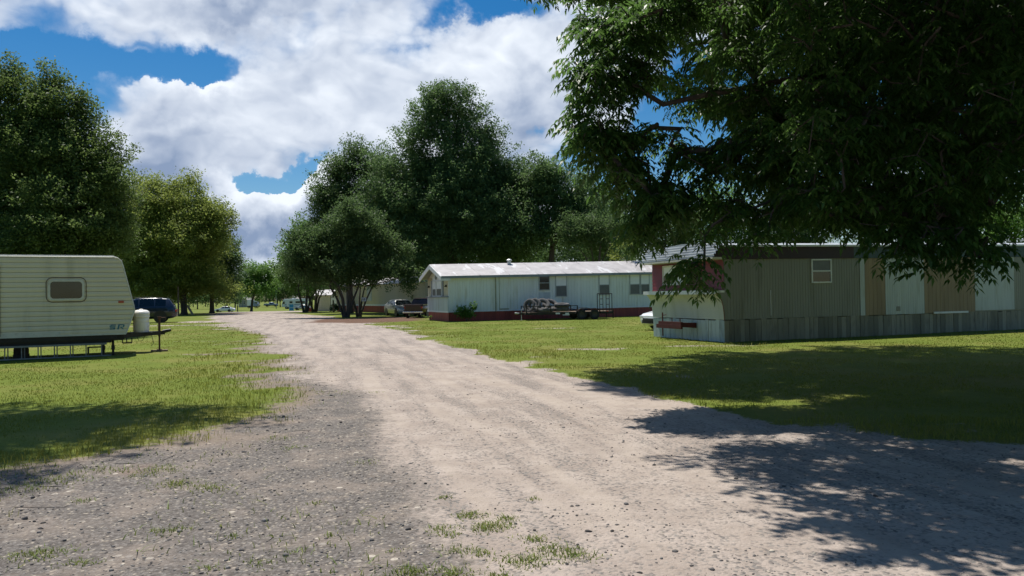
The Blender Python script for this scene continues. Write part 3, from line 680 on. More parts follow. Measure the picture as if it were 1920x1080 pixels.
    for i in order:
        A = np.array(NA[2:]); v = rel[i]-A; dd = np.linalg.norm(v, axis=1)
        dd = dd+np.clip(A[:,2]*0, 0, 1); j = int(np.argmin(dd))+2; prev = j; a = np.array(NA[j]); ns = 1 if dd[j-2] < .7 else (2 if dd[j-2] < 1.6 else 4)
        for s in range(ns):
            t = (s+1)/ns; q = a*(1-t)+rel[i]*t+RNG.normal(0, .05, 3)*(s < ns-1); q[2] += .18*math.sin(t*math.pi)*(ns > 1)
            NA.append(list(q)); nodes.append(Vector(q)); par.append(prev); prev = len(NA)-1
        tips.append((prev, j, P[i,3]))
    nN = len(nodes); load = np.zeros(nN)
    for t, _, _ in tips: load[t] += 1
    for i in range(nN-1, 0, -1): load[par[i]] += load[i]
    rad = np.clip(.0060*np.sqrt(load+.4), .004, .34)
    rad[:7] = [.46,.36,.32,.29,.2,.14,.08]
    tb = MB()
    kids = {}
    for i in range(1, nN): kids.setdefault(par[i], []).append(i)
    done = set()
    for i in range(1, nN):          # follow each chain through its thickest child
        if i in done: continue
        path = [par[i], i]; done.add(i); c = i
        while c in kids:
            nx = max(kids[c], key=lambda q: rad[q])
            if nx in done: break
            done.add(nx); path.append(nx); c = nx
        rr = [min(rad[path[0]], rad[path[1]]*1.15)]+[rad[p] for p in path[1:]]
        for q_ in range(len(rr)-2, -1, -1): rr[q_] = min(rr[q_], rr[q_+1]*1.28)
        tb.tube([nodes[p] for p in path], rr, 9 if rr[0] > .06 else (6 if rr[0] > .02 else 4), cap=False)
    tb.build('trunk', M['bark'], root, smooth=True)
    # compound leaves
    B, Dv, Ln, SZ, KD = [], [], [], [], []
    for t, j, kd in tips:
        p = np.array(nodes[t]); q = np.array(nodes[par[t]]); ax = p-q; ax /= np.linalg.norm(ax)+1e-6
        m = 6 if kd == 0 else 7
        for k in range(m):
            s = RNG.uniform(0, .5); o = p-ax*s*.8 if k else p
            a = RNG.uniform(0, 6.28); dv = np.array([math.cos(a), math.sin(a), RNG.uniform(-.5,.35)])*.9+ax*.45; dv /= np.linalg.norm(dv)
            B.append(o+RNG.normal(0,.05,3)); Dv.append(dv); Ln.append(RNG.uniform(.26,.42)*(1. if kd == 0 else 1.3)); SZ.append(1. if kd == 0 else 1.45); KD.append(kd)
    B, Dv, Ln, SZ = map(np.array, (B, Dv, Ln, SZ)); n = len(B); K = 11
    tt = np.concatenate([np.repeat(np.linspace(.22,.95,5),2), [1.]]); sd = np.concatenate([np.tile([1,-1],5), [0]])
    up = np.array([0,0,1.]); side = np.cross(Dv, up); side /= np.linalg.norm(side, axis=1)[:,None]+1e-6
    pos = B[:,None,:]+Dv[:,None,:]*(Ln[:,None]*tt[None])[...,None]; pos[...,2] -= (Ln[:,None]*.42*tt[None]**2)
    tang = Dv[:,None,:]*np.ones((1,K,1)); tang = tang-np.array([0,0,1.])*(1.1*tt)[None,:,None]; tang /= np.linalg.norm(tang, axis=2)[...,None]
    ld = tang*.55+side[:,None,:]*sd[None,:,None]*.75+RNG.normal(0,.14,(n,K,3)); ld[...,2] -= .28; ld /= np.linalg.norm(ld, axis=2)[...,None]
    sz = SZ[:,None]*RNG.uniform(.10,.155,(n,K))*(1-.35*np.abs(tt-.65))[None]
    nu = RNG.normal(0,.25,(n,K,3))+up+side[:,None,:]*sd[None,:,None]*.3; ws = np.cross(ld, nu); ws /= np.linalg.norm(ws, axis=2)[...,None]+1e-6; nn = np.cross(ws, ld)
    b = pos; tip = pos+ld*sz[...,None]-np.array([0,0,.10])*sz[...,None]; mid = pos+ld*(sz*.42)[...,None]+nn*(sz*.05)[...,None]; wv = ws*(sz*.185)[...,None]
    V = np.stack([b, mid+wv, tip, mid-wv], 2).reshape(-1,3); i0 = np.arange(n*K)*4; F = np.stack([i0,i0+1,i0+2,i0+3], -1)
    r = np.clip(np.repeat(RNG.normal(.5,.16,n), K)+RNG.normal(0,.16,n*K), 0, 1)
    npmesh('crown', V, F, L['pecan'], root, rnd=np.repeat(r,4))
pecan()
# tree just outside the left of the view; its crown shades the verge
def side_tree():
    T = (-13.2, 13.5, 0); root = thing('shade_tree', 'leafy tree beyond the left edge whose crown shades the left verge', 'tree', T)
    bl = [(4.0,.4,10.8,2.6,2.2,1.5),(1.8,-.3,11.4,2.4,2.6,1.8),(5.,.8,11.0,1.5,1.4,1.0),(3.,-1.2,12.,2.4,2,1.4),(.2,.6,10.6,2.4,2.4,1.8),(4.6,-2.,11.2,1.5,1.2,.9)]
    C, A = blob_clusters(bl, 9, .3); V, F, r = leafquads(C, .16, 60, .3, A=A); npmesh('crown', V, F, L['oak'], root, rnd=r)
    t = MB().tube([(0,0,-.1),(0,0,3),(.4,0,7),(1.8,0,10.5)], [.3,.24,.18,.06], 9)
    for b in bl: t.tube([(.4,0,7.4),(b[0]*.6,b[1]*.5,9.2),b[:3]], [.1,.07,.03], 6)
    t.build('trunk', M['bark'], root, smooth=True)
side_tree()

# ------------------------------------------------------------------ walls and windows for the mobile homes
def ribbed(mb, x0, x1, z0, z1, pitch=.2, g=.02, dep=.012, y=0., zf=None):
    """vertical ribbed sheet facing -y"""
    n = max(1, round((x1-x0)/pitch)); p = (x1-x0)/n
    for i in range(n):
        a = x0+i*p; b = a+p-g
        mb.add([(a,y,z0),(b,y,z0),(b,y,z1),(a,y,z1)], [(0,1,2,3)])
        c = a+p
        mb.add([(b,y,z0),(b+g*.3,y+dep,z0),(c-g*.3,y+dep,z0),(c,y,z0),(b,y,z1),(b+g*.3,y+dep,z1),(c-g*.3,y+dep,z1),(c,y,z1)], [(0,1,5,4),(1,2,6,5),(2,3,7,6)])
    return mb
def window(parent, x0, x1, z0, z1, y=0., fm='wh_trim', upper='blind', lower='screen', fr=.05, sash=True, warp=None, T=None):
    """frame proud of the wall plane (facing -y) with its panes as sub-parts; T maps local points elsewhere"""
    zm = (z0+z1)/2
    def fin(mb):
        if warp: mb.warp(warp)
        if T: mb.warp(T)
        return mb
    f = MB(); e = .045
    f.box(x0-fr,x0,y-e,y,z0-fr,z1+fr); f.box(x1,x1+fr,y-e,y,z0-fr,z1+fr); f.box(x0,x1,y-e,y,z1,z1+fr); f.box(x0,x1,y-e-.015,y,z0-fr,z0)
    if sash: f.box(x0,x1,y-e+.004,y,zm-.022,zm+.022)
    fo = fin(f).build('window', M[fm], parent)
    a = MB().box(x0,x1,y-.022,y-.006,zm+.022 if sash else z0,z1); fin(a).build('pane', M[upper], fo)
    if sash: b = MB().box(x0,x1,y-.022,y-.006,z0,zm-.022); fin(b).build('pane', M[lower], fo)
    return fo

# ---- white mobile home
def white_home():
    O = Vector((-4.13, 48.6)); th = R(22); u = Vector((math.cos(th), math.sin(th)))
    root = thing('mobile_home', 'long pale mobile home with chalky gabled roof and red skirting', 'mobile home', (O.x, O.y, 0), th)
    Ln, Wd = 26., 4.9; k = .0046
    wp = lambda x, y, z: (x, y, z*(1+k*max(x, 0)))
    def al(px): q = (px-960)/F_PX; return (q*O.y-O.x)/(u.x-q*u.y)
    sk, ev, rg = .62, 2.98, 3.78
    mb = MB(); mb.box(.02, Ln, .016, Wd, sk, ev)
    mb.add([(.02,.016,ev),(.02,Wd,ev),(.02,Wd/2,rg-.06)], [(0,2,1)])
    ribbed(mb, 0, Ln, sk, ev, .24, .03, .014)
    mb.warp(wp).build('wall', M['wh_siding'], root)
    s = MB(); s.box(.05, Ln, .06, Wd-.06, -.05, sk-.03); ribbed(s, .05, Ln, -.05, sk-.02, .3, .03, .012, .045)
    s.warp(wp).build('skirting', M['red_skirt'], root)
    t = MB(); t.box(-.01, Ln, -.02, .03, sk-.03, sk+.05)
    t.box(-.02, .06, -.014, .06, sk+.05, ev)
    t.warp(wp).build('trim', M['wh_trim'], root)
    # roof: two slopes with thickness, overhanging
    oh, fo = .22, .55; sl = (rg-ev)/(Wd/2)
    r = MB()
    ye, ze = -oh, ev-oh*sl+.05
    r.prismx([(ye,ze),(Wd/2,rg+.05),(Wd+oh,ze),(Wd+oh,ze-.07),(Wd/2,rg-.03),(ye,ze-.07)], -fo, Ln)
    for i in range(1, 12):           # standing seams between the roof sheets
        xs = i*2.1; r.prismx([(ye,ze+.002),(Wd/2,rg+.052),(Wd/2,rg+.075),(ye,ze+.026)], xs, xs+.04)
    r.warp(wp).build('roof', M['whiteroof'], root)
    fa = MB(); fa.box(-fo+.0, Ln, ye-.025, ye, ze-.16, ze+.0)
    fa.warp(wp).build('gutter', M['grey_trim'], root)
    rk = MB(); rk.prismx([(ye-.02,ze-.02),(Wd/2,rg+.03),(Wd+oh+.02,ze-.02),(Wd+oh+.02,ze-.30),(Wd/2,rg-.27),(ye-.02,ze-.30)], -fo-.05, -fo)
    rk.prismx([(ye-.02,ze-.30),(ye+.02,ze-.30),(ye+.02,ze-.05),(ye-.02,ze-.05)], -fo, .1)
    rk.warp(wp).build('bargeboard', M['wh_trim'], root)
    sf = MB(); sf.prismx([(ye,ze-.09),(Wd/2,rg-.05),(Wd+oh,ze-.09),(Wd+oh,ze-.11),(Wd/2,rg-.07),(ye,ze-.11)], -fo+.002, .0); sf.warp(wp).build('soffit', M['grey_trim'], root)
    v = MB(); vx = al(978); vy = Wd/2-.25
    v.lathe([(.13,0),(.13,.22)], Matrix.Translation((vx, vy, rg-.02)), 14); v.lathe([(.2,.22),(.2,.28),(.1,.34),(.0,.36)], Matrix.Translation((vx, vy, rg-.02)), 14)
    v.warp(wp).build('roof_vent', M['alu'], root, smooth=True)
    # long side windows
    def zz(px, py):
        s_ = al(px); return zat(px, py, O.y+u.y*s_)/(1+k*s_)
    for (a, b, t_, b_, up, lo) in [(1011.5,1029.5,518,543,'darkglass','darkglass'),(1042.5,1061.5,517,555,'blind','screen'),(1124,1141.5,516,552,'blind','screen'),(1181.5,1198.5,515,551,'blind','screen'),(1202,1216.5,515,551,'blind','screen')]:
        window(root, al(a), al(b), zz((a+b)/2,b_), zz((a+b)/2,t_), 0, 'win_frame', up, lo, .055, warp=wp)
    d = MB(); a, b = al(1011), al(1030.5); d.box(a-.05,b+.05,-.012,0,sk+.05,zz(1020,546)-.08); d.warp(wp).build('door', M['wh_panel'], root)
    sp = MB(); xs = al(929); sp.tube([(xs,-.04,sk-.05),(xs,-.04,ev-.1)], .035, 8); sp.box(xs+.25,xs+.28,-.02,.0,sk,ev-.06); sp.box(xs+.28,xs+.95,-.012,0,sk+.06,sk+.14)
    sp.warp(wp).build('downpipe', plain('mossy_downpipe', (.30,.30,.20), .7, var=.2, scale=3), root)
    # gable end facing -x : build facing -y then turn
    T = lambda x, y, z: (y, Wd-x, z)          # x along the gable from its far corner, y outward
    for a, b in ((0, 1.0), (3.85, Wd)): ribbed(MB(), a, b, sk+1.0, ev-.05, .25, .03, .012, -.01).warp(T).build('front_panel', M['cream_panel'], root)
    lo = MB(); ribbed(lo, .0, Wd, sk+.06, sk+.95, .35, .03, .012, -.06); lo.box(0,Wd,-.046,-.0,sk+.06,sk+.95); lo.warp(T).build('lower_panel', M['wh_panel'], root)
    sl_ = MB().box(-.03, Wd+.03, -.16, 0, sk+.95, sk+1.02); sl_.warp(T).build('sill_board', M['grey_trim'], root)
    bs = MB().box(-.02, Wd, -.07, .0, sk-.05, sk+.06); bs.warp(T).build('base_board', M['wh_trim'], root)
    ks = MB(); ribbed(ks, .05, Wd-.05, -.05, sk-.05, .3, .03, .012, .0); ks.warp(T).build('front_skirting', M['red_skirt'], root)
    up = MB().box(1.2, 3.6, -.04, 0, ev-.32, ev+.02); up.add([(1.2,-.04,ev+.02),(3.6,-.04,ev+.02),(2.6,-.04,rg-.35),(2.2,-.04,rg-.35)], [(0,1,2,3)]); up.warp(T).build('gable_panel', M['wh_trim'], root)
    for (a, b) in ((1.35,2.1),(2.35,3.45)): window(root, a, b, sk+1.08, ev-.35, -.03, 'wh_trim', 'blind', 'screen', .07, T=T)
    for a in (.98, 3.62): MB().box(a, a+.2, -.06, 0, sk+1.03, ev-.25).warp(T).build('shutter', M['grey_trim'], root)
    oc = MB().torus(Matrix.Translation((2.2,-.06,ev+.02)) @ Matrix.Rotation(R(90),4,'X'), .2, .025, .02, 16, 6); oc.box(2.17,2.23,-.07,-.04,ev-.12,ev+.16); oc.warp(T).build('wall_ornament', M['grey_trim'], root)
    for a in (.35, 4.5): MB().box(a-.05,a+.05,-.10,-.01,ev-.72,ev-.58).box(a-.04,a+.16,-.16,-.10,ev-.70,ev-.64).warp(T).build('porch_light', M['black'], root)
white_home()

# ---- red fronted old mobile home on the right
def red_home():
    O = Vector((6.9, 24.3)); th = R(21); u = Vector((math.cos(th), math.sin(th)))
    root = thing('mobile_home', 'old grey mobile home with dark red front wall and pale boarded panels', 'mobile home', (O.x, O.y, 0), th)
    Ln, Wd = 19., 4.35; k = .0035
    wp = lambda x, y, z: (x, y, z*(1+k*max(x, 0)) if z > .9 else z)
    def al(px): q = (px-960)/F_PX; return (q*O.y-O.x)/(u.x-q*u.y)
    sk, wt, rt = .74, 2.72, 3.2
    mb = MB(); mb.box(.0, Ln, .014, Wd, sk, wt+.2)
    xw = al(1612)
    ribbed(mb, .02, xw, sk, wt, .115, .016, .008)
    # side wing below the ledge, following the curved front
    cur = [(0,sk),(-.02,1.0),(-.05,1.2),(-.10,1.36),(-.17,1.48),(-.27,1.58),(-.32,1.63)]
    mb.prism([(.03,1.63),(.03,sk)]+cur, .0, .03)
    mb.warp(wp).build('side_wall', M['rh_siding'], root)
    # boarded panels
    for (a, b, mt, dz, pt) in [(1612,1621,'rh_white',0,.5),(1621,1659,'rh_tan',0,.2),(1659,1732,'rh_white',0,.11),(1732,1827,'rh_tan',.02,.2),(1827,1901,'rh_white',.05,.9),(1901,2000,'rh_siding',.05,.12)]:
        p = MB(); xa, xb = al(a), al(b); p.box(xa+.003,xb-.003,-.012,.013,sk+dz,wt-.02); ribbed(p, xa+.003, xb-.003, sk+dz, wt-.02, pt, .016, .006, -.02)
        p.warp(wp).build('wall_panel', M[mt], root)
    fl = MB().box(al(1748),al(1812),-.06,-.022,sk-.02,sk+.05); fl.warp(wp).build('trim', M['wh_trim'], root)
    hb = MB().box(al(1679),al(1686),-.035,-.021,sk+.12,sk+.26); hb.warp(wp).build('hatch', M['rh_siding'], root)
    # skirt boards, each a slightly different width and set
    def boards(mb, x0, x1, z1, y, seed):
        rr = random.Random(seed); x = x0
        while x < x1-.03:
            w = min(x1-x, rr.uniform(.17,.25)); dz = rr.uniform(-.02,.02); dy = rr.uniform(0,.012)
            mb.box(x+.006, x+w-.006, y-dy-.012, y, -.05, z1+dz); x += w
        return mb
    s = MB(); s.box(.03, Ln, .03, Wd-.05, -.06, sk-.03); boards(s, .0, Ln, sk-.01, .02, 4)
    sm_ = boardmat('weathered_skirt_boards', (.33,.305,.235), (.17,.16,.118))
    s.build('skirting', sm_, root)
    T = lambda x, y, z: (y, Wd-x, z)
    f = boards(MB(), .0, Wd-.02, sk-.02, .02, 9); f.warp(T)
    f.build('front_skirting', boardmat('pale_skirt_boards', (.50,.55,.54), (.36,.43,.45)), root)
    # curved lower front, lapped
    lw = MB(); n = 9
    def cx(z):
        for (xa, za), (xb, zb) in zip(cur, cur[1:]):
            if za <= z <= zb: return xa+(xb-xa)*(z-za)/(zb-za)
        return cur[-1][0]
    zs = [sk+i*(1.63-sk)/n for i in range(n+1)]
    for z0, z1 in zip(zs, zs[1:]):
        lw.add([(cx(z0)-.016,-.001,z0),(cx(z0)-.016,Wd,z0),(cx(z1)-.004,Wd,z1),(cx(z1)-.004,-.001,z1),(cx(z0)-.0,-.001,z0),(cx(z0)-.0,Wd,z0)], [(0,3,2,1),(0,1,5,4)])
    lw.build('front_wall', M['rh_lower'], root)
    ed = MB().tube([(x-.012,-.012,z) for x, z in cur], .016, 6); ed.build('edging', M['brown_edge'], root)
    lg = MB().box(-.36, -.005, -.03, Wd+.03, 1.63, 1.70); lg.box(-.40,-.36,-.03,Wd+.03,1.58,1.71); lg.build('ledge', M['wh_trim'], root)
    uw = MB(); m_ = 8
    for i in range(m_):
        z0 = 1.70+i*(wt-.02-1.70)/m_; z1 = 1.70+(i+1)*(wt-.02-1.70)/m_
        uw.add([(-.014,-.002,z0),(-.014,Wd,z0),(-.002,Wd,z1),(-.002,-.002,z1),(0,-.002,z0),(0,Wd,z0)], [(0,3,2,1),(0,1,5,4)])
    uw.build('front_wall', M['maroon'], root)
    # front window pair
    window(root, .86, 1.55, 1.98, 2.58, .0, 'cream_trim', 'blind', 'darkglass', .06, T=lambda x,y,z: (y-.02, Wd-x, z))
    window(root, 1.66, 2.35, 1.98, 2.58, .0, 'cream_trim', 'blind', 'blind', .06, T=lambda x,y,z: (y-.02, Wd-x, z))
    # roof
    rf = MB(); ov = .10
    bow = [(-ov, rt-.04), (Wd*.25, rt+.10), (Wd*.5, rt+.15), (Wd*.75, rt+.10), (Wd+ov, rt-.04), (Wd+ov, rt-.09), (-ov, rt-.09)]
    rf.prismx(bow, -.12, Ln); rf.warp(wp).build('roof', M['greyroof'], root)
    wt_ = MB().box(-.12, Ln, -ov-.03, -ov, rt-.09, rt-.03); wt_.warp(wp).build('roof_edge', M['wh_trim'], root)
    fs = MB().box(.02, al(1600), -.05, .013, wt-.01, rt-.09); fs.warp(wp).build('fascia', M['maroon_dark'], root)
    fs = MB().box(al(1600), Ln, -.05, .013, wt-.01, rt-.09); fs.warp(wp).build('fascia', M['teal_fascia'], root)
    # folded corrugated front of the roof
    fr = MB(); x0, z0, x1, z1 = -.12, rt+.06, -.48, wt+.08; c = 5
    prof = []
    for i in range(c*6+1):
        t = i/(c*6); o = .028*math.sin(t*c*2*math.pi); L_ = math.hypot(x1-x0, z1-z0); nx, nz = (z1-z0)/L_, -(x1-x0)/L_
        prof.append((x0+(x1-x0)*t+nx*o, z0+(z1-z0)*t+nz*o))
    for (xa, za), (xb, zb) in zip(prof, prof[1:]): fr.add([(xa,-ov,za),(xa,Wd+ov,za),(xb,Wd+ov,zb),(xb,-ov,zb)], [(0,1,2,3)])
    fr.build('roof_front', M['greyroof'], root, smooth=True)
    ck = MB().prism([(-.12,rt+.03),(-.46,wt+.06),(.0,wt+.0),(.0,rt-.1)], -ov+.01, -ov+.03); ck.build('roof_cheek', M['maroon_dark'], root)
    so = MB().box(-.50, .0, -ov, Wd+ov, wt+.0, wt+.06); so.build('soffit', M['cream_trim'], root)
    window(root, al(1523), al(1556.5), zat(1540,526,27.0)-.08, zat(1540,488,27.0)-.09, 0, 'wh_trim', 'screen', 'darkglass', .045, warp=wp)
    st = MB().tube([(al(1444),-.02,sk+.1),(al(1444),-.02,sk+.95)], .012, 6); st.build('conduit', M['wh_trim'], root)
    # tow hitch left at the front
    h = MB(); hy = Wd-1.55
    h.prism([(-1.25,.47),(-.02,.42),(-.02,.60),(-1.15,.62),(-1.25,.56)], hy-.9, hy-.8); h.prism([(-1.25,.47),(-.02,.42),(-.02,.60),(-1.15,.62),(-1.25,.56)], hy+.42, hy+.52)
    h.box(-1.36,-1.2,hy-.95,hy+.60,.40,.54); h.box(-1.30,-1.12,hy-.9,hy+.5,.50,.64)
    h.tube([(-1.2,hy+.3,.12),(-1.2,hy+.3,.95)], .035, 8); h.tube([(-1.2,hy+.3,.85),(-1.2,hy+.05,.87)], .015, 6)
    for a in (-.5, .0): h.tube([(-1.2,hy+a-.3,.6),(-1.2,hy+a-.3,.78)], .025, 6)
    h.warp(lambda x, y, z: (x*.5, y-.35, z)); h.build('tow_hitch', plain('dark_red_steel', (.085,.012,.012), .6, .1, var=.2, scale=6), root)
def boardmat(name, c1, c2):
    m, nt, b = newmat(name); geo = nd(nt, 'ShaderNodeNewGeometry'); tc = nd(nt, 'ShaderNodeTexCoord')
    mp = nd(nt, 'ShaderNodeMapping'); mp.inputs['Scale'].default_value = (1.6,1.6,.35); nt.links.new(tc.outputs['Object'], mp.inputs[0])
    c = mixc(nt, geo.outputs['Random Per Island'], c1, c2)
    c = mixc(nt, mth(nt, 'MULTIPLY', sm(nt, .48, .68, noise(nt, mp.outputs[0], 4, 8, .65)), .55), c, tuple(x*.35 for x in c1))
    nt.links.new(c, b.inputs['Base Color']); b.inputs['Roughness'].default_value = .8
    return m
red_home()

# ---- beige mobile home, shed, far houses
def beige_home():
    A = Vector((-8.3, 71.5)); B = Vector((-21.9, 93)); dv = (B-A); Ln = dv.length; dv.normalize(); 
    root = thing('mobile_home', 'beige mobile home with red skirting behind the multi-stemmed trees', 'mobile home', (B.x, B.y, 0), math.atan2(-dv.y, -dv.x))
    Wd = 4.3; sk, ev, rg = .75, 3.1, 3.75
    w = MB().box(0, Ln, .015, Wd, sk, ev); ribbed(w, 0, Ln, sk, ev, .3, .04, .015); w.add([(0,.0,ev),(0,Wd,ev),(0,Wd/2,rg)],[(0,2,1)]); w.build('wall', M['door_beige'], root)
    s = MB().box(.05, Ln, .05, Wd, -.1, sk-.04); ribbed(s, .05, Ln, -.1, sk-.04, .4, .04, .012, .035); s.build('skirting', M['red_skirt'], root)
    t = MB().box(0, Ln, -.02, .02, sk-.04, sk+.14); t.build('trim', M['wh_trim'], root)
    r = MB().prismx([(-.25,ev-.03),(Wd/2,rg+.05),(Wd+.25,ev-.03),(Wd+.25,ev-.1),(Wd/2,rg-.03),(-.25,ev-.1)], -.3, Ln+.3); r.build('roof', M['whiteroof'], root)
    O = B; u = -dv
    def al(px): q = (px-960)/F_PX; return (q*O.y-O.x)/(u.x-q*u.y)
    pn = MB().box(al(688), al(697), -.03, 0, sk+.5, ev-.2); pn.build('pale_panel', M['rh_white'], root)
    window(root, al(636), al(642), sk+.7, ev-.3, 0, 'wh_trim', 'blind', 'rh_white', .06)
beige_home()
def shed():
    Y = 97; x0, x1 = gx(590,Y), gx(620,Y); z0 = float(gz(0,Y)); root = thing('shed', 'white metal shed with shallow bright roof behind the far tree pair', 'shed', (x0,Y,z0))
    w = x1-x0; h = zat(605,553,Y)-z0
    b = MB(); b.box(0,w,.012,5,0,h); ribbed(b, 0, w, 0, h, .3, .03, .012); b.build('wall', M['shed'], root)
    MB().prismx([(-.2,h-.02),(2.5,h+.7),(5.2,h-.02),(5.2,h-.1),(2.5,h+.62),(-.2,h-.1)], -.25, w+.15).build('roof', M['whiteroof'], root)
    MB().box(w-.06,w+.02,-.03,.0,0,h-.1).build('corner_post', M['grey_trim'], root)
    MB().box(w*.48,w*.56,-.08,-.0,h*.62,h*.7).build('lamp', M['wh_trim'], root)
shed()
def far_house(px0, px1, py_b, py_e, py_r, Y, lb, wall='farwall', roof='farroof'):
    x0, x1 = gx(px0,Y), gx(px1,Y); z0 = float(gz(0,Y)); e = zat(px0,py_e,Y)-z0; rg = zat(px0,py_r,Y)-z0; w = x1-x0
    root = thing('house', lb, 'house', (x0,Y,z0))
    MB().box(0,w,0,7,-.3,e).build('wall', M[wall], root)
    MB().prism([(-.4,e-.05),(w/2,rg),(w+.4,e-.05),(w+.4,e-.2),(w/2,rg-.16),(-.4,e-.2)], -.5, 7.5).build('roof', M[roof], root)
    MB().prism([(.0,e-.05),(w/2,rg-.2),(w,e-.05)], .0, 6.9).build('gable', M[wall], root)
    window(root, w*.2, w*.36, e*.4, e*.8, 0, 'wh_trim', 'darkglass', 'darkglass', .08); window(root, w*.62, w*.78, e*.4, e*.8, 0, 'wh_trim', 'darkglass', 'darkglass', .08)
    MB().box(w*.44,w*.53,-.05,0,0,e*.78).build('door', M['grey_trim'], root)
far_house(537,557,572,562,555,275,'distant grey gabled house behind the motorhome')
far_house(447,462,572,562,557,300,'distant pale house left of the far vehicles')
far_house(232,285,586,548,541,112,'low pale roofed house half hidden by leaves behind the dark blue car')

# ------------------------------------------------------------------ the travel trailer
def travel_trailer():
    th = R(27); O = (-11.8, 22.8); root = thing('travel_trailer', 'cream ribbed travel trailer with one small window and white propane cover', 'travel trailer', (*O, 0), th)
    zb, zt, Wd, bk = .67, 3.0, 2.4, -7.4
    prof = [(0,zb),(.05,zb+.12),(.24,1.36),(.22,1.5),(-.06,2.72),(-.11,2.88),(-.20,2.96),(-.34,zt)]
    def xf(z):
        for (xa, za), (xb, zb_) in zip(prof, prof[1:]):
            if za <= z <= zb_: return xa+(xb-xa)*(z-za)/(zb_-za+1e-9)
        return prof[-1][0]
    core_ = MB().prism([(bk,zt),(bk,zb)]+prof, .03, Wd)
    n = 16
    for i in range(n):
        z0 = zb+i*(zt-.05-zb)/n; z1 = zb+(i+1)*(zt-.05-zb)/n; ga = z0+.012; zc = (ga+z1)/2
        core_.add([(bk,.026,z0),(xf(z0),.026,z0),(xf(ga),-.006,ga),(bk,-.006,ga),(xf(zc),-.014,zc),(bk,-.014,zc),(xf(z1),-.004,z1),(bk,-.004,z1),(xf(z1),.026,z1),(bk,.026,z1)], [(0,1,2,3),(3,2,4,5),(5,4,6,7),(7,6,8,9)])
    core_.build('body', M['cream'], root)
    tr = MB().tube([(x,-.012,z) for x, z in prof], .02, 6); tr.tube([(bk,-.012,zt-.01),(-.34,-.012,zt-.01)], .022, 6); tr.box(bk,0,-.022,.01,zb-.03,zb+.015)
    tr.box(bk,-1.72,-.02,-.0125,zb+.015,zb+.11)
    tr.build('trim', M['cream_trim'], root, smooth=True)
    MB().prism([(bk,zt+.005),(-.34,zt+.005),(-.2,2.975),(-.2,2.99),(-.34,zt+.05),(bk,zt+.05)], .03, Wd-.03).build('roof', M['wh_trim'], root)
    # window with rounded frame
    x0, x1, z0, z1 = -1.99, -1.12, 1.73, 2.29
    def rr(x0,x1,z0,z1,r,n=5):
        out = []
        for cx,cz,a0 in ((x1-r,z1-r,0),(x0+r,z1-r,90),(x0+r,z0+r,180),(x1-r,z0+r,270)):
            for i in range(n+1): a = R(a0+90*i/n); out.append((cx+r*math.cos(a), cz+r*math.sin(a)))
        return out
    o_ = rr(x0-.03,x1+.03,z0-.03,z1+.03,.13); i_ = rr(x0+.03,x1-.03,z0+.03,z1-.03,.09); k = len(o_)
    w = MB(); w.add([(x,-.04,z) for x,z in o_]+[(x,-.04,z) for x,z in i_]+[(x,.0,z) for x,z in o_]+[(x,-.016,z) for x,z in i_],
        [(j,(j+1)%k,(j+1)%k+k,j+k) for j in range(k)]+[(j,j+2*k,(j+1)%k+2*k,(j+1)%k) for j in range(k)]+[(j+k,(j+1)%k+k,(j+1)%k+3*k,j+3*k) for j in range(k)])
    wo = w.build('window', M['cream_trim'], root)
    MB().add([(x,-.02,z) for x,z in i_], [tuple(range(k))]).build('pane', M['darkglass'], wo)
    g = MB(); o2 = rr(x0-.075,x1+.075,z0-.075,z1+.085,.16); g.tube([(x,-.012,z) for x,z in o2+[o2[0]]], .013, 5); g.build('sealant', M['wood'], wo)
    MB().box(-3.98,-3.27,-.03,.0,zb+.06,2.72).build('door', M['cream_trim'], root)
    d = MB().box(-3.26,-3.19,-.045,.0,zb+.02,2.78); d.build('door_frame', M['wood'], root)
    MB().box(-.20,-.05,-.045,.0,1.60,1.67).build('marker_light', M['orange'], root, bevel=.01)
    MB().box(-2.52,-2.44,-.03,.0,.86,.95).build('water_inlet', M['cream_trim'], root)
    # SR decal: striped S and an R, painted low on the nose
    lt = MB(); a = -.44
    for zz_ in (.80,.84,.88,.92): lt.box(a+(zz_-.8)*.25, a+.14+(zz_-.8)*.25, -.017, -.013, zz_, zz_+.028)
    lt.box(a,a+.05,-.017,-.013,.88,.92); lt.box(a+.1,a+.15,-.017,-.013,.82,.85)
    b = a+.2
    lt.prism([(b,.80),(b+.045,.80),(b+.08,.95),(b+.035,.95)], -.017, -.013); lt.box(b+.08,b+.18,-.017,-.013,.92,.95); lt.box(b+.07,b+.17,-.0165,-.013,.855,.88)
    lt.prism([(b+.155,.865),(b+.19,.865),(b+.205,.94),(b+.17,.94)], -.0172, -.013); lt.prism([(b+.09,.86),(b+.125,.86),(b+.185,.80),(b+.145,.80)], -.0174, -.013)
    lt.build('lettering', M['teal'], root)
    # chassis and tongue
    c = MB(); c.box(bk,-.05,.16,.26,zb-.2,zb-.032); c.box(bk,-.05,Wd-.26,Wd-.16,zb-.2,zb-.032)
    for x in (-6.5,-5,-3.4,-1.8,-.3): c.box(x,x+.08,.26,Wd-.26,zb-.17,zb-.05)
    c.box(bk,-.25,.05,.16,zb-.16,zb-.03)
    c.box(bk,-.4,.18,Wd-.18,zb-.27,zb-.06)  # full-width underbelly box, added to darken the shaded gap under the floor
    c.build('chassis', M['black'], root)
    t = MB(); ym = Wd/2
    t.prism([(-.05,zb-.17),(1.12,zb-.12),(1.12,zb+.0),(-.05,zb-.03)], ym-.02, ym+.02)
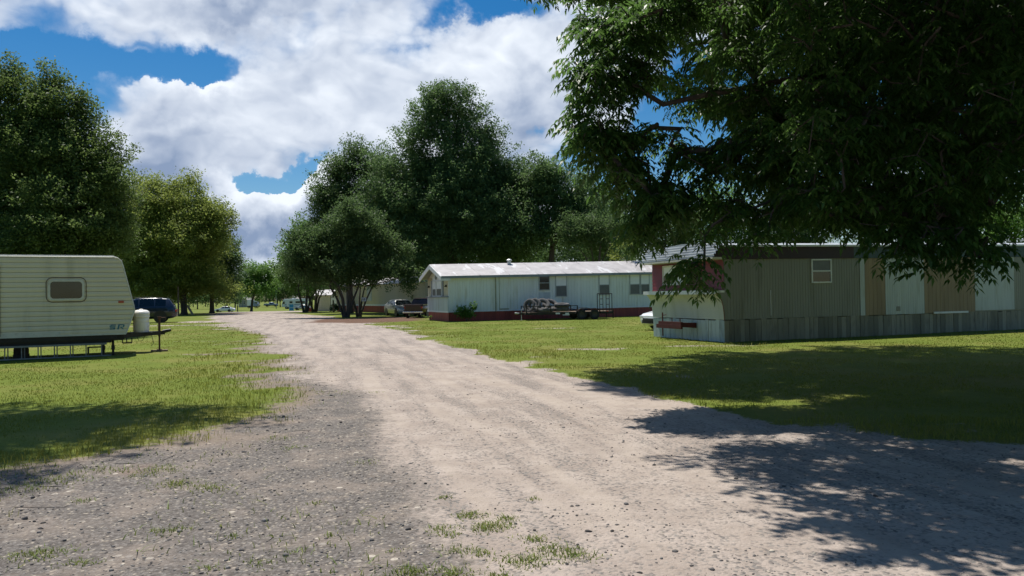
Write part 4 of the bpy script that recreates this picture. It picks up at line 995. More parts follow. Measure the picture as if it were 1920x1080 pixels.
    def beam(p, q, h=.12, wdt=.06):
        p, q = Vector(p), Vector(q); d_ = (q-p).normalized(); s_ = Vector((-d_.y, d_.x, 0))*wdt*.5; up = Vector((0,0,h))
        t.add([p-s_,p+s_,q+s_,q-s_,p-s_+up,p+s_+up,q+s_+up,q-s_+up], [(3,2,1,0),(4,5,6,7),(0,1,5,4),(1,2,6,5),(2,3,7,6),(3,0,4,7)])
    beam((-.3,.28,zb-.17),(.98,ym-.03,zb-.12)); beam((-.3,Wd-.28,zb-.17),(.98,ym+.03,zb-.12))
    t.box(.10,.75,ym-.42,ym+.42,zb-.06,zb-.015)
    t.tube([(1.05,ym,zb-.03),(1.2,ym,zb+.0),(1.30,ym,zb+.02)], [.06,.055,.045], 8)
    t.tube([(.3,.8,zb-.15),(.36,.78,.38),(.46,.8,.40),(.52,.85,zb-.13)], .008, 5); t.tube([(.72,.95,zb-.13),(.78,.9,.3),(.7,.88,.2)], .008, 5)
    t.build('tongue', M['black'], root)
    j = MB(); jx = .955; j.tube([(jx,ym,.07),(jx,ym,.55)], .028, 10); j.tube([(jx,ym,.5),(jx,ym,1.1)], .038, 10); j.box(jx-.05,jx+.06,ym-.05,ym+.05,1.07,1.14); j.tube([(jx+.06,ym,1.1),(jx+.18,ym,1.1),(jx+.18,ym,1.02)], .012, 6); j.box(jx-.08,jx+.08,ym-.08,ym+.08,.055,.075)
    j.build('tongue_jack', M['rust'], root)
    p = MB(); px_, n_ = .43, 28
    pro = [(.225,0),(.235,.06),(.235,.30),(.228,.31),(.235,.32),(.235,.44),(.225,.46),(.25,.48),(.25,.52),(.235,.54),(.25,.56),(.25,.61),(.225,.665),(.17,.70),(.06,.715),(.05,.74),(.02,.745)]
    p.lathe(pro, Matrix.Translation((px_,ym,zb-.015)) @ Matrix.Diagonal((1,1.55,1,1)), n_)
    p.build('propane_cover', M['whiteplastic'], root, smooth=True)
    for a_ in (-.1,.1): pass
    s = MB()                          # stabiliser legs under the nose
    for x in (-.62,-.36): s.tube([(x,.35,.0),(x,.35,zb-.15)], .035, 8); s.box(x-.05,x+.05,.3,.4,.18,.3)
    s.box(-1.05,-.6,.33,.37,.25,.29); s.box(-1.05,-1.0,.33,.37,.08,.28)
    s.box(-.1,.16,.2,.24,zb-.32,zb-.28); 
    for x in (-.12,.0,.14): s.box(x,x+.03,.2,.24,zb-.30,zb-.15)
    s.build('stabilizer_leg', M['black'], root)
    # wheels on the far back
    for y in (.2, Wd-.2):
        for x in (-5.2,-4.3):
            Mx = Matrix.Translation((x,y,.34)) @ Matrix.Rotation(R(90),4,'X'); wh = MB().torus(Mx,.25,.09,.1); wh = wh.build('wheel', M['rubber'], root, smooth=True)
            MB().lathe([(.02,-.05),(.18,-.05),(.18,.05),(.02,.05)], Mx, 16).build('rim', M['rim'], wh)
    # things under it
    def loc(x, y): return (O[0]+math.cos(th)*x-math.sin(th)*y, O[1]+math.sin(th)*x+math.cos(th)*y)
    def sep(name, lb, cat, x, y):
        X, Y = loc(x, y); return thing(name, lb, cat, (X,Y,0), th)
    b_ = sep('support_block', 'dark brown stacked blocks propping the cream trailer', 'blocks', -2.75, .45)
    q = MB()
    for i in range(3): q.box(-.18+.01*i,.2-.015*i,-.15,.15,i*.155,i*.155+.15)
    q.build('block', M['blockbrown'], b_); MB().lathe([(.12,.46),(.1,.5),(.05,.52)], Matrix.Identity(4), 12).build('jack_head', M['black'], b_)
    w_ = sep('wooden_board', 'flat weathered board under the trailer jack foot', 'board', .98, ym); MB().box(-.28,.22,-.12,.12,0,.055).build('plank', M['wood'], w_, bevel=.006)
    l_ = sep('ladder', 'aluminium ladder lying on edge along the trailer underside', 'ladder', -1.5, .0)
    q = MB(); q.box(-2.6,.98,-.03,.03,.355,.41); q.box(-2.6,1.1,-.03,.03,.01,.045); q.box(-2.6,.4,.1,.15,.36,.40); q.build('rail', M['dullalu'], l_)
    for i in range(9):
        x = -2.4+i*.405; MB().tube([(x,0,.03),(x,0,.37)], .016, 7).build('rung', M['dullalu'], l_)
        if i < 7: MB().tube([(x+.06,.12,.03),(x+.06,.12,.37)], .016, 7).build('rung', M['dullalu'], l_)
travel_trailer()

# ------------------------------------------------------------------ cars
def interp(tab, x): return float(np.interp(x, [t[0] for t in tab], [t[1] for t in tab]))
def car(name, label, loc, heading, paint, L_, Wd, low, roof, bot, win, wshield, rear, axles, wr, group=None, lights=True, grille=True, roofmat_=None, rimm='rim', tail_z=None):
    """nose at x=0, tail at x=L; low = bonnet/beltline table, roof = roofline table"""
    root = thing(name, label, 'car', loc, heading, group)
    hw = Wd/2
    def plan(x): return hw*min(1, .80+.20*min(1, x/.55)**.6 if x < .55 else 1, .82+.18*min(1,(L_-x)/.5)**.6 if x > L_-.5 else 1)
    def ring(x, off=0.):
        w = plan(x); zl = interp(low, x); zr = max(interp(roof, x), zl+.012); zb = interp(bot, x); h = zr-zl
        wr_ = w*(.96-.24*min(1, h/.5)) if h > .03 else w*.93
        zm = zb+(zl-zb)*.55
        return [(0,zb),(w*.86,zb),(w*.97,zb+.08),(w,zm),(w*.975,zl-.03),(w*.955,zl),(wr_+.0,zl+max(0.006,h-.06)),(wr_*.9,zr-.01),(wr_*.5,zr+.012),(0,zr+.018)]
    xs = sorted(set([0,.03,.1]+[t[0] for t in low]+[t[0] for t in roof]+list(np.linspace(.25,L_-.25,22))+[L_-.1,L_-.03,L_]))
    xs = [x for i, x in enumerate(xs) if i == 0 or x-xs[i-1] > .012 or x == L_]
    rings = [ring(x) for x in xs]; k = len(rings[0]); b = MB(); vs = []; fs = []
    for x, r in zip(xs, rings):
        vs += [(x, y, z) for y, z in r]+[(x, -y, z) for y, z in r]
    for i in range(len(xs)-1):
        a, c = i*2*k, (i+1)*2*k
        for j in range(k-1):
            fs.append((a+j, a+j+1, c+j+1, c+j)); fs.append((a+k+j+1, a+k+j, c+k+j, c+k+j+1))
    e = (len(xs)-1)*2*k
    fs.append(tuple(range(k-1,-1,-1))+tuple(range(k+1,2*k-1))); fs.append(tuple(e+j for j in range(k))+tuple(e+k+j for j in range(k-2,0,-1)))
    b.add(vs, fs); b.build('body', paint, root, smooth=True, sharp=50)
    # side glass
    for sgn in (1, -1):
        g = MB()
        for (xa, xb) in win:
            n = 10; pts = []
            for i in range(n+1):
                x = xa+(xb-xa)*i/n; r = ring(x); (y0,z0),(y1,z1) = r[5], r[6]
                if z1-z0 < .08: continue
                pts.append(((x, sgn*(y0+.012-(y0-y1)*.1), z0+(z1-z0)*.10), (x, sgn*(y0+.012-(y0-y1)*.94), z0+(z1-z0)*.94)))
            for p, q in zip(pts, pts[1:]):
                f = [p[0], q[0], q[1], p[1]]; g.add(f if sgn > 0 else f[::-1], [(0,1,2,3)])
        g.build('side_window', M['tintglass'], root)
    for (nm, rng) in (('windscreen', wshield), ('rear_window', rear)):
        if not rng: continue
        g = MB(); n = 6; P = []
        for i in range(n+1):
            x = rng[0]+(rng[1]-rng[0])*i/n; r = ring(x); P.append([(x, s*y*.94, z+.012) for s, (y, z) in ((1,r[7]),(1,r[8]),(1,r[9]),(-1,r[8]),(-1,r[7]))])
        for p, q in zip(P, P[1:]):
            for j in range(4): g.add([p[j],p[j+1],q[j+1],q[j]], [(0,1,2,3)])
        g.build(nm, M['tintglass'], root, smooth=True)
    for x in axles:
        for sgn in (1, -1):
            w = plan(x); Mx = Matrix.Translation((x, sgn*(w-.10), wr)) @ Matrix.Rotation(R(90), 4, 'X')
            arch = Matrix.Translation((x, sgn*(w-.035), wr+.02)) @ Matrix.Rotation(R(90), 4, 'X')
            wo = MB().torus(Mx, wr*.8, wr*.2, .105, 24, 8).build('wheel', M['rubber'], root, smooth=True)
            MB().lathe([(.03,-.085),(wr*.62,-.09),(wr*.66,-.105),(wr*.66,.105),(wr*.62,.09),(.03,.085)], Mx, 18).build('rim', M[rimm], wo)
            MB().lathe([(wr*.3,-.045),(wr*1.13,-.045),(wr*1.13,.045),(wr*.3,.045)], arch, 22).build('wheel_arch', M['grille'], root)
    hz = interp(low, .12); tz = tail_z or interp(low, L_-.1)-.12
    for sgn in (1, -1):
        y = sgn*plan(.1)*.80; MB().box(-.005,.22,min(y-.17,y+.17),max(y-.17,y+.17),hz-.17,hz-.05).build('headlight', M['lamp'], root, bevel=.02)
        y = sgn*plan(L_-.05)*.84; MB().box(L_-.2,L_+.012,min(y-.15,y+.155),max(y-.15,y+.155),tz-.1,tz+.08).build('tail_light', M['redlens'], root, bevel=.02)
    MB().box(-.018,.05,-hw*.55,hw*.55,hz-.36,hz-.16).box(-.018,.05,-hw*.62,hw*.62,interp(bot,.1)+.06,interp(bot,.1)+.2).build('grille', M['grille'], root)
    for sgn in (1,-1):
        xm = win[0][0]+.15; MB().box(xm,xm+.12,min(sgn*hw*.99,sgn*(hw+.16)),max(sgn*hw*.99,sgn*(hw+.16)),interp(low,xm)+.02,interp(low,xm)+.15).build('mirror', paint, root, bevel=.03)
    return root
SEDAN = dict(low=[(0,.62),(.15,.72),(1.1,.90),(1.6,.96),(3.9,.98),(4.6,.96),(4.72,.80),(4.8,.7)], roof=[(0,.5),(1.15,.9),(1.95,1.36),(2.4,1.44),(3.1,1.43),(3.6,1.34),(4.25,1.0),(4.8,.5)],
             bot=[(0,.30),(.2,.2),(4.5,.2),(4.8,.32)])
def at_heading(px, Y, dxn, ang): return (gx(px, Y), Y, float(gz(0, Y)))
# dark blue SUV, tail at the right, nose hidden behind the trailer
Y = 57; Lc = 4.95; xt = gx(329, Y)
suv = car('parked_car', 'dark blue crossover parked on the grass behind the trailer nose', (xt-.2-Lc*math.cos(R(21)), Y-Lc*math.sin(R(21)), 0), R(21), M['navy'], Lc, 1.95,
    low=[(0,.72),(.15,.86),(1.2,1.04),(4.4,1.12),(4.75,1.08),(4.88,.9),(4.95,.8)], roof=[(0,.6),(1.25,1.04),(2.05,1.60),(2.5,1.73),(3.6,1.74),(4.3,1.68),(4.5,1.62),(4.82,1.15),(4.95,.6)],
    bot=[(0,.36),(.2,.26),(4.6,.28),(4.95,.42)], win=[(1.45,2.5),(2.58,3.5),(3.58,4.25)], wshield=(1.3,2.0), rear=(4.5,4.78), axles=(.95,3.9), wr=.39, rimm='darkrim')
suv.scale = (1.06,1.02,1.08)
MB().tube([(2.3,-.62,1.75),(4.0,-.62,1.74)], .02, 6).tube([(2.3,.62,1.75),(4.0,.62,1.74)], .02, 6).build('roof_rail', M['black'], suv)
# the white car hidden by the trailer, roof just showing
Y = 63.5; xt = gx(249, Y)
car('parked_car', 'white car almost hidden between the trailer and the dark blue crossover', (xt-4.1, Y, 0), R(2), M['whitecar'], 4.8, 1.85, win=[(1.55,2.6),(2.68,3.7)], wshield=(1.2,1.9), rear=(3.65,4.2), axles=(.9,3.75), wr=.33, **SEDAN)
# far white sedan
Y = 188
car('parked_car', 'small distant white sedan at the bend of the road', (gx(403.5, Y), Y, float(gz(0,Y))), R(0), M['whitecar'], 4.8, 1.85, win=[(1.55,2.6),(2.68,3.9)], wshield=(1.2,1.9), rear=(3.65,4.2), axles=(.9,3.8), wr=.33, rimm='darkrim', **SEDAN)
# silver sedan by the white home, nose to the right and towards the road
Y = 62.2; hd = R(152)
car('parked_car', 'silver sedan parked in shade beside the white mobile home', (-8.75, 63.4, 0), R(116), M['silver'], 4.8, 1.82, win=[(1.55,2.6),(2.68,3.7)], wshield=(1.2,1.9), rear=(3.65,4.2), axles=(.9,3.75), wr=.33, rimm='darkrim', **SEDAN)
# white car behind the red house
car('parked_car', 'white car with only its nose showing past the red fronted home', (gx(1216, 32.8), 32.8, 0), R(21), M['whitecar'], 4.8, 1.85, win=[(1.55,2.6),(2.68,3.7)], wshield=(1.2,1.9), rear=(3.65,4.2), axles=(.9,3.75), wr=.33, **SEDAN)
def pickup(label, loc, hd, paint, sc=1.):
    r = car('pickup_truck', label, loc, hd, paint, 5.6, 1.98,
      low=[(0,.85),(.15,1.0),(1.3,1.12),(1.5,1.14),(5.45,1.15),(5.55,1.13),(5.6,1.1)], roof=[(0,.6),(1.35,1.1),(1.95,1.74),(2.3,1.80),(3.2,1.80),(3.42,1.74),(3.55,1.1),(5.6,.6)],
      bot=[(0,.45),(.2,.38),(5.4,.45),(5.6,.5)], win=[(1.55,2.3),(2.38,3.35)], wshield=(1.4,1.95), rear=(3.42,3.54), axles=(.95,4.35), wr=.38, tail_z=.98)
    r['category'] = 'pickup truck'
    MB().box(3.62,5.52,-.76,.76,1.155,1.175).build('bed_floor', M['grille'], r)
    bw = MB(); bw.box(3.6,5.6,.78,.96,1.15,1.26); bw.box(3.6,5.6,-.96,-.78,1.15,1.26); bw.box(5.5,5.6,-.78,.78,1.15,1.26); bw.build('bed_wall', paint, r, bevel=.02)
    MB().box(5.6,5.63,-.74,.74,.68,1.22).box(5.63,5.65,-.2,.2,1.0,1.08).build('tailgate', paint, r, bevel=.012)
    MB().box(5.6,5.78,-.95,.95,.46,.62).build('rear_bumper', M['chrome'], r, bevel=.03)
    MB().box(5.655,5.79,-.16,.16,.5,.6).build('plate', M['wh_trim'], r)
    return r
pickup('dark red pickup seen from behind between the silver sedan and white home', (gx(773, 57.6)+.95, 57.6+4.65, 0), R(-101), M['maroonpaint']).scale = (.85,.85,.85)
pickup('blue-grey pickup far off beside the light pole', (gx(495, 310), 310, float(gz(0,310))), R(180+8), M['bluegrey']).location.x = gx(521, 310)
# dark vehicle and white truck far off
pickup('small dark pickup far off behind the lawn tree', (gx(483, 318), 318, float(gz(0,318))), R(-75), M['silver'])
def box_truck():
    Y = 262; r = thing('box_truck', 'white and blue truck partly behind the lawn tree trunk', 'truck', (gx(463,Y), Y, float(gz(0,Y))), 0)
    MB().box(0,2.2,0,2.2,.9,3.0).build('cargo_box', M['whitecar'], r, bevel=.05); MB().prism([(2.2,.7),(3.6,.7),(3.6,1.6),(3.2,2.3),(2.2,2.4)],.1,2.1).build('cab', M['bluegrey'], r)
    MB().prism([(2.9,1.65),(3.5,1.65),(3.2,2.2),(2.9,2.25)],.08,.099).build('side_window', M['tintglass'], r); MB().box(0,3.5,.2,2,.5,.85).build('chassis', M['black'], r)
    for x in (.5,2.9):
        for y in (.12,2.08): MB().torus(Matrix.Translation((x,y,.4)) @ Matrix.Rotation(R(90),4,'X'), .28, .12, .12, 18, 6).build('wheel', M['rubber'], r)
box_truck()
def motorhome():
    Y = 228; x0 = gx(527.5, Y); z = float(gz(0,Y)); r = thing('motorhome', 'white and blue motorhome parked far off behind the blue sign', 'motorhome', (x0,Y,z), R(4))
    Lm = 7.6; b = MB().prism([(0,.75),(.0,1.5),(.35,2.35),(.5,2.85),(.8,3.05),(Lm,3.1),(Lm,.7),(1.,.55)], 0, 2.4); b.build('body', plain('motorhome_paint', (.62,.66,.68), .4, var=.05), r, bevel=.08)
    MB().box(.9,Lm,-.012,0,1.15,1.45).build('stripe', M['bluegrey'], r)
    MB().prism([(.02,1.55),(.36,2.3),(.36,2.32),(.0,1.6)], .2, 2.2).build('windscreen', M['tintglass'], r); MB().prism([(.25,1.55),(.95,1.55),(.95,2.3),(.5,2.3)], -.02, -.002).build('side_window', M['tintglass'], r)
    for (a, c) in ((2.4,3.3),(4.2,5.6),(6.2,7.)): MB().box(a,c,-.02,-.002,1.75,2.35).build('side_window', M['tintglass'], r)
    MB().box(1.5,2.1,-.015,-.002,.7,2.4).build('door', M['wh_trim'], r); MB().box(3,4.2,.6,1.6,3.08,3.35).build('air_conditioner', M['wh_trim'], r, bevel=.05)
    for x in (1.4,5.6):
        for y in (.1,2.3):
            w = MB().torus(Matrix.Translation((x,y,.42)) @ Matrix.Rotation(R(90),4,'X'), .3, .12, .13, 18, 6).build('wheel', M['rubber'], r)
            MB().lathe([(.02,-.1),(.2,-.1),(.2,.1),(.02,.1)], Matrix.Translation((x,y,.42)) @ Matrix.Rotation(R(90),4,'X'), 12).build('rim', M['rim'], w)
motorhome()
Y = 205
car('parked_car', 'dull grey car half hidden beside the blue sign', (gx(551, Y), Y, float(gz(0,Y))), R(3), M['silver'], 4.8, 1.85, win=[(1.55,2.6),(2.68,3.7)], wshield=(1.2,1.9), rear=(3.65,4.2), axles=(.9,3.75), wr=.33, rimm='darkrim', **SEDAN)

# ------------------------------------------------------------------ utility trailer and its tyres
def utility_trailer():
    Y = 48.3; th = R(9); X0 = gx(969, Y-.6); Y0 = Y-.6; u = Vector((math.cos(th), math.sin(th)))
    root = thing('utility_trailer', 'black twin-axle utility trailer with raised mesh ramp on the lawn', 'trailer', (X0, Y0, 0), th)
    def al(px): q = (px-960)/F_PX; return (q*Y0-X0)/(u.x-q*u.y)
    x0, x1, W = al(985.5), al(1149), 1.95; dk = .50
    f = MB(); f.box(x0,x1,0,.06,dk-.14,dk); f.box(x0,x1,W-.06,W,dk-.14,dk)
    for i in range(9): x = x0+i*(x1-x0-.06)/8; f.box(x,x+.06,.06,W-.06,dk-.13,dk-.02)
    f.build('frame', M['black'], root)
    MB().box(x0,x1,.06,W-.06,dk-.018,dk+.025).build('deck', M['wood'], root)
    t = MB()
    for s in (.0, W-.06):
        a, b = Vector((x0+.7, s+.03, dk-.12)), Vector((.25, W/2, dk-.12)); d_ = (b-a).normalized(); n_ = Vector((-d_.y,d_.x,0))*.035; up = Vector((0,0,.1))
        t.add([a-n_,a+n_,b+n_,b-n_,a-n_+up,a+n_+up,b+n_+up,b-n_+up], [(3,2,1,0),(4,5,6,7),(0,1,5,4),(1,2,6,5),(2,3,7,6),(3,0,4,7)])
    t.build('tongue', M['black'], root)
    c = MB().tube([(.3,W/2,dk-.06),(.1,W/2,dk-.04),(0,W/2,dk-.03)], [.05,.06,.05], 8); c.build('coupler', M['alu'], root)
    j = MB().tube([(.42,W/2-.1,.02),(.42,W/2-.1,.75)], .03, 8).box(.34,.5,W/2-.18,W/2-.02,0,.03).tube([(.42,W/2-.1,.72),(.58,W/2-.1,.74)],.012,6); j.build('jack', M['alu'], root)
    r = MB(); rt = .93; xr = al(1083)
    for y in (.03, W-.03):
        r.box(x0,xr,y-.03,y+.03,rt-.05,rt)
        for x in (x0, x0+.75, x0+1.6, xr-.06): r.box(x,x+.06,y-.03,y+.03,dk,rt-.05)
        r.add([], [])
    r.box(x0,x0+.06,.06,W-.06,rt-.05,rt)
    for y in (.0, W): r.tube([(x0+.05,y-.02,dk-.1),(x0+.5,y-.02,rt-.3)], .02, 6)
    r.build('side_rail', M['black'], root)
    MB().box(al(1041),al(1049),-.02,-.002,dk-.12,dk-.02).box(al(1059),al(1066),-.02,-.002,dk-.14,dk-.03).box(al(1054),al(1067),-.025,-.006,dk-.2,dk-.145).build('reflector', M['wh_trim'], root)
    for x in (al(1089), al(1113)):
        for y in (-.14, W+.14):
            Mx = Matrix.Translation((x,y,.33)) @ Matrix.Rotation(R(90),4,'X'); w = MB().torus(Mx,.24,.09,.1,24,8).build('wheel', M['rubber'], root, smooth=True)
            MB().lathe([(.03,-.06),(.17,-.07),(.17,.07),(.03,.06)], Mx, 16).build('rim', M['darkrim'], w)
    for y in (-.26, W+.02):
        fd = MB(); a, b = al(1078), al(1124); pf = [(a-.05,.42),(a+.12,.66),(a+.35,.74),(b-.35,.74),(b-.12,.66),(b+.05,.42)]
        for (xa,za),(xb,zb) in zip(pf,pf[1:]): fd.add([(xa,y,za),(xb,y,zb),(xb,y+.24,zb),(xa,y+.24,za),(xa,y,za-.03),(xb,y,zb-.03),(xb,y+.24,zb-.03),(xa,y+.24,za-.03)], [(0,1,2,3),(7,6,5,4),(0,4,5,1),(3,2,6,7)])
        fd.build('fender', M['black'], root)
    g = MB(); xg = al(1119); xe = x1     # ramp gate standing up at the rear, turned a little towards the road
    ga, gb = Vector((xg+.02, -.0, 0)), Vector((xe, .25, 0)); gt, gl = 1.66, .62
    def gp(t): return ga.lerp(gb, t)
    for t_ in (0, .16, .38, .60, .82, 1): 
        p = gp(t_); g.tube([(p.x,p.y,gl-.1),(p.x,p.y,gt)], .026 if t_ in (0,1) else .02, 6)
    for z in (gl, gt): g.tube([(*gp(0).xy, z),(*gp(1).xy, z)], .026, 6)
    for (a, b) in ((.16,.38),(.60,.82)):
        for z in (gl+.34, gl+.70): g.tube([(*gp(a).xy, z),(*gp(b).xy, z)], .02, 6)
    g.build('ramp_gate', M['black'], root)
    tp = MB().box(x1-.5,x1-.44,-.02,.04,.08,dk).box(x1-.04,x1+.02,-.02,.04,.05,dk+.1).build('rear_post', M['black'], root)
    MB().box(x1-.46,x1-.34,-.04,-.021,dk-.02,dk+.04).build('tail_light', M['redlens'], root)
    # tyres
    def wpt(x, y, z): return (X0+u.x*x-u.y*y, Y0+u.y*x+u.x*y, z)
    G = 'old tyres on the utility trailer'
    def tyre(px, y, z, tilt, yaw, Rr, lb):
        x = al(px); w_ = .125; o = MB().ring(Matrix.Identity(4), [(Rr*.56,-w_*.55),(Rr*.62,-w_*.85),(Rr*.8,-w_),(Rr*.93,-w_*.92),(Rr*.98,-w_*.7),(Rr,-w_*.45),(Rr,-w_*.12),(Rr*.965,-w_*.08),(Rr*.965,w_*.08),(Rr,w_*.12),(Rr,w_*.45),(Rr*.98,w_*.7),(Rr*.93,w_*.92),(Rr*.8,w_),(Rr*.62,w_*.85),(Rr*.56,w_*.55),(Rr*.60,0)])
        ob = o.build('tyre', M['tread'], None, smooth=True); tag(ob, lb, 'tyre', G)
        ob.location = wpt(x, y, z); ob.rotation_euler = (R(tilt), 0, R(yaw)+th)
        return ob
    b0 = dk+.03
    tyre(1056, .55, b0+.15, 0, 0, .52, 'bottom tyre lying flat below the top right tyre'); tyre(1056.5, .55, b0+.42, 6, 0, .50, 'topmost tyre lying flat at the right of the pile')
    tyre(1026, .5, b0+.15, 3, 10, .52, 'flat tyre under the big leaning tyre'); tyre(1018, .45, b0+.42, 50, -18, .55, 'big leaning tyre facing the road in the middle of the pile')
    tyre(1038, 1.1, b0+.45, 38, 12, .54, 'tyre leaning at the back of the pile'); tyre(1005, .7, b0+.42, 68, -38, .5, 'upright tyre left of the big leaning tyre')
    tyre(997, .85, b0+.40, 74, -48, .48, 'leftmost upright tyre near the front rail')
utility_trailer()

# ------------------------------------------------------------------ small things
def pole(name, lb, cat, px, Y, h, r_, mt='pole', arm=False):
    z = float(gz(0,Y)); t = thing(name, lb, cat, (gx(px,Y),Y,z)); MB().tube([(0,0,-.2),(0,0,h)], [r_,r_*.75], 10).build('post', M[mt], t, smooth=True)
    if arm: MB().tube([(0,0,h-.2),(.5,0,h),(1.1,0,h)], r_*.4, 6).box(1.0,1.5,-.12,.12,h-.1,h+.04).build('lamp_head', M['pole'], t)
    return t
pole('light_pole', 'tall thin grey pole beside the distant motorhome', 'pole', 517.5, 236, 6.6, .11, arm=True)
p = pole('post', 'dark post with a pale tag left of the lawn tree', 'post', 445, 165, 4.0, .12, 'bark'); MB().box(-.14,.14,-.16,-.12,1.5,1.75).build('tag', M['wh_trim'], p)
p = pole('utility_pole', 'thin dark utility pole in front of the beige mobile home', 'pole', 624.5, 84, 5.2, .09, 'bark'); MB().box(-.1,.1,-.14,-.09,1.4,1.7).build('meter_box', M['wh_trim'], p)
p = pole('post', 'grey post left of the dark tree trunk behind the crossover', 'post', 334, 83, 3.2, .10, 'wood')
def blue_sign():
    Y = 176; t = thing('sign', 'bright blue board sign with white frame by the motorhome', 'sign', (gx(541.5,Y),Y,float(gz(0,Y))))
    w = 9*Y/F_PX; h = zat(545,570,Y)-float(gz(0,Y)); MB().box(.06,w-.06,0,.06,.15,h-.06).build('panel', M['blue'], t)
    MB().box(0,.06,-.01,.07,-.1,h).box(w-.06,w,-.01,.07,-.1,h).box(.06,w-.06,-.01,.07,h-.06,h).box(.06,w-.06,-.012,.0,h*.48,h*.52).build('frame', M['wh_trim'], t)
blue_sign()
def number_sign():
    Y = 63.6; t = thing('house_number', 'white number plate reading 11 on the multi-stemmed tree', 'sign', (gx(682,Y),Y,zat(682,565,Y)))
    MB().box(-.20,.20,0,.03,0,.33).build('plate', M['wh_trim'], t, bevel=.012)
    n = MB()
    for x in (-.10,.05): n.box(x,x+.055,-.006,0,.08,.25); n.box(x-.03,x,-.006,0,.205,.24)
    n.build('digits', M['black'], t)
    MB().box(-.02,.02,.03,.06,-.6,.4).build('backing_stake', M['wood'], t)
number_sign()
def board():
    X, Y = gx(357, 84), 84; t = thing('leaning_board', 'pale plank propped against the dark trunk behind the crossover', 'board', (X, Y, 0))
    MB().add([(-.5,0,1.05),(-.22,0,1.05),(.42,-.1,0),(.15,-.1,0),(-.5,.05,1.05),(-.22,.05,1.05),(.42,-.05,0),(.15,-.05,0)], [(0,3,2,1),(4,5,6,7),(0,1,5,4),(1,2,6,5),(2,3,7,6),(3,0,4,7)]).build('plank', M['rh_tan'], t)
board()
def cooler():
    Y = 93; t = thing('red_bin', 'small red bin at the foot of the far tree pair', 'bin', (gx(580.5,Y),Y,float(gz(0,Y)))); MB().box(-.35,.35,-.25,.25,0,.42).build('tub', M['terracotta'], t, bevel=.04); MB().box(-.37,.37,-.27,.27,.425,.5).build('lid', M['terracotta'], t, bevel=.03)
cooler()

# ------------------------------------------------------------------ sun, sky and clouds
SUN_EL, SUN_AZ = R(67), R(-30)
sv = Vector((math.sin(SUN_AZ)*math.cos(SUN_EL), math.cos(SUN_AZ)*math.cos(SUN_EL), math.sin(SUN_EL)))
sl = bpy.data.lights.new('sun', 'SUN'); sl.energy = 4.6; sl.angle = R(.53); sl.color = (1, .955, .88)
so = bpy.data.objects.new('sun', sl); COL.objects.link(so); so.rotation_euler = sv.to_track_quat('Z', 'Y').to_euler(); so.location = sv*60
w = bpy.data.worlds.new('World'); S.world = w; w.use_nodes = True; nt = w.node_tree; LK = nt.links.new
bg = nt.nodes['Background']; SKY_K = .085; bg.inputs['Strength'].default_value = SKY_K
sky = nd(nt, 'ShaderNodeTexSky'); sky.sky_type = 'NISHITA'; sky.sun_disc = False; sky.sun_elevation = SUN_EL; sky.sun_rotation = SUN_AZ; sky.air_density = 1.0; sky.dust_density = .2; sky.ozone_density = 2.5
hs = nd(nt, 'ShaderNodeHueSaturation'); hs.inputs['Saturation'].default_value = 1.46; hs.inputs['Value'].default_value = .86; LK(sky.outputs[0], hs.inputs['Color'])
tc = nd(nt, 'ShaderNodeTexCoord'); D = tc.outputs['Generated']
sp = nd(nt, 'ShaderNodeSeparateXYZ'); LK(D, sp.inputs[0]); dx, dy, dz = sp.outputs
yy = mth(nt, 'MAXIMUM', dy, .08); AZ = mth(nt, 'DIVIDE', dx, yy); EL = mth(nt, 'DIVIDE', dz, yy)
front = sm(nt, .15, .45, dy)
wn1 = noise(nt, D, 5.0, 6, .6); m9 = nd(nt, 'ShaderNodeMapping'); m9.inputs['Location'].default_value = (7,3,5); LK(D, m9.inputs[0]); wn2 = noise(nt, m9.outputs[0], 6.0, 8, .62)
AZ = mth(nt, 'ADD', AZ, mth(nt, 'MULTIPLY', mth(nt, 'SUBTRACT', wn1, .5), .34)); EL = mth(nt, 'ADD', EL, mth(nt, 'MULTIPLY', mth(nt, 'SUBTRACT', wn2, .5), .20))
def gauss(px, py, sx, sy):
    a0 = (px-960)/F_PX; e0 = (HOR-py)/F_PX
    u_ = mth(nt, 'MULTIPLY', mth(nt, 'SUBTRACT', AZ, a0), F_PX/sx); v_ = mth(nt, 'MULTIPLY', mth(nt, 'SUBTRACT', EL, e0), F_PX/sy)
    q = mth(nt, 'ADD', mth(nt, 'MULTIPLY', u_, u_), mth(nt, 'MULTIPLY', v_, v_))
    return mth(nt, 'EXPONENT', mth(nt, 'MULTIPLY', q, -1.))
def total(lst):
    s_ = None
    for (px, py, sx, sy, w_) in lst:
        t_ = mth(nt, 'MULTIPLY', gauss(px, py, sx, sy), w_); s_ = t_ if s_ is None else mth(nt, 'ADD', s_, t_)
    return s_
mp = nd(nt, 'ShaderNodeMapping'); mp.inputs['Scale'].default_value = (1, 1, 1.5); LK(D, mp.inputs[0])
def cn(off, scale, detail, rough, dist=.25):
    m2 = nd(nt, 'ShaderNodeMapping'); m2.inputs['Location'].default_value = off; LK(mp.outputs[0], m2.inputs[0]); return noise(nt, m2.outputs[0], scale, detail, rough, dist)
n1 = cn((0,0,0), 4.6, 7, .52, 0); nb = cn((3.1,1.7,.4), 17, 7, .6, .4); nl = cn((1.3,4.2,2.), 2.6, 3, .5, 0)
wob = nd(nt, 'ShaderNodeTexNoise'); wob.inputs['Scale'].default_value = 9; wob.inputs['Detail'].default_value = 4; LK(mp.outputs[0], wob.inputs['Vector'])
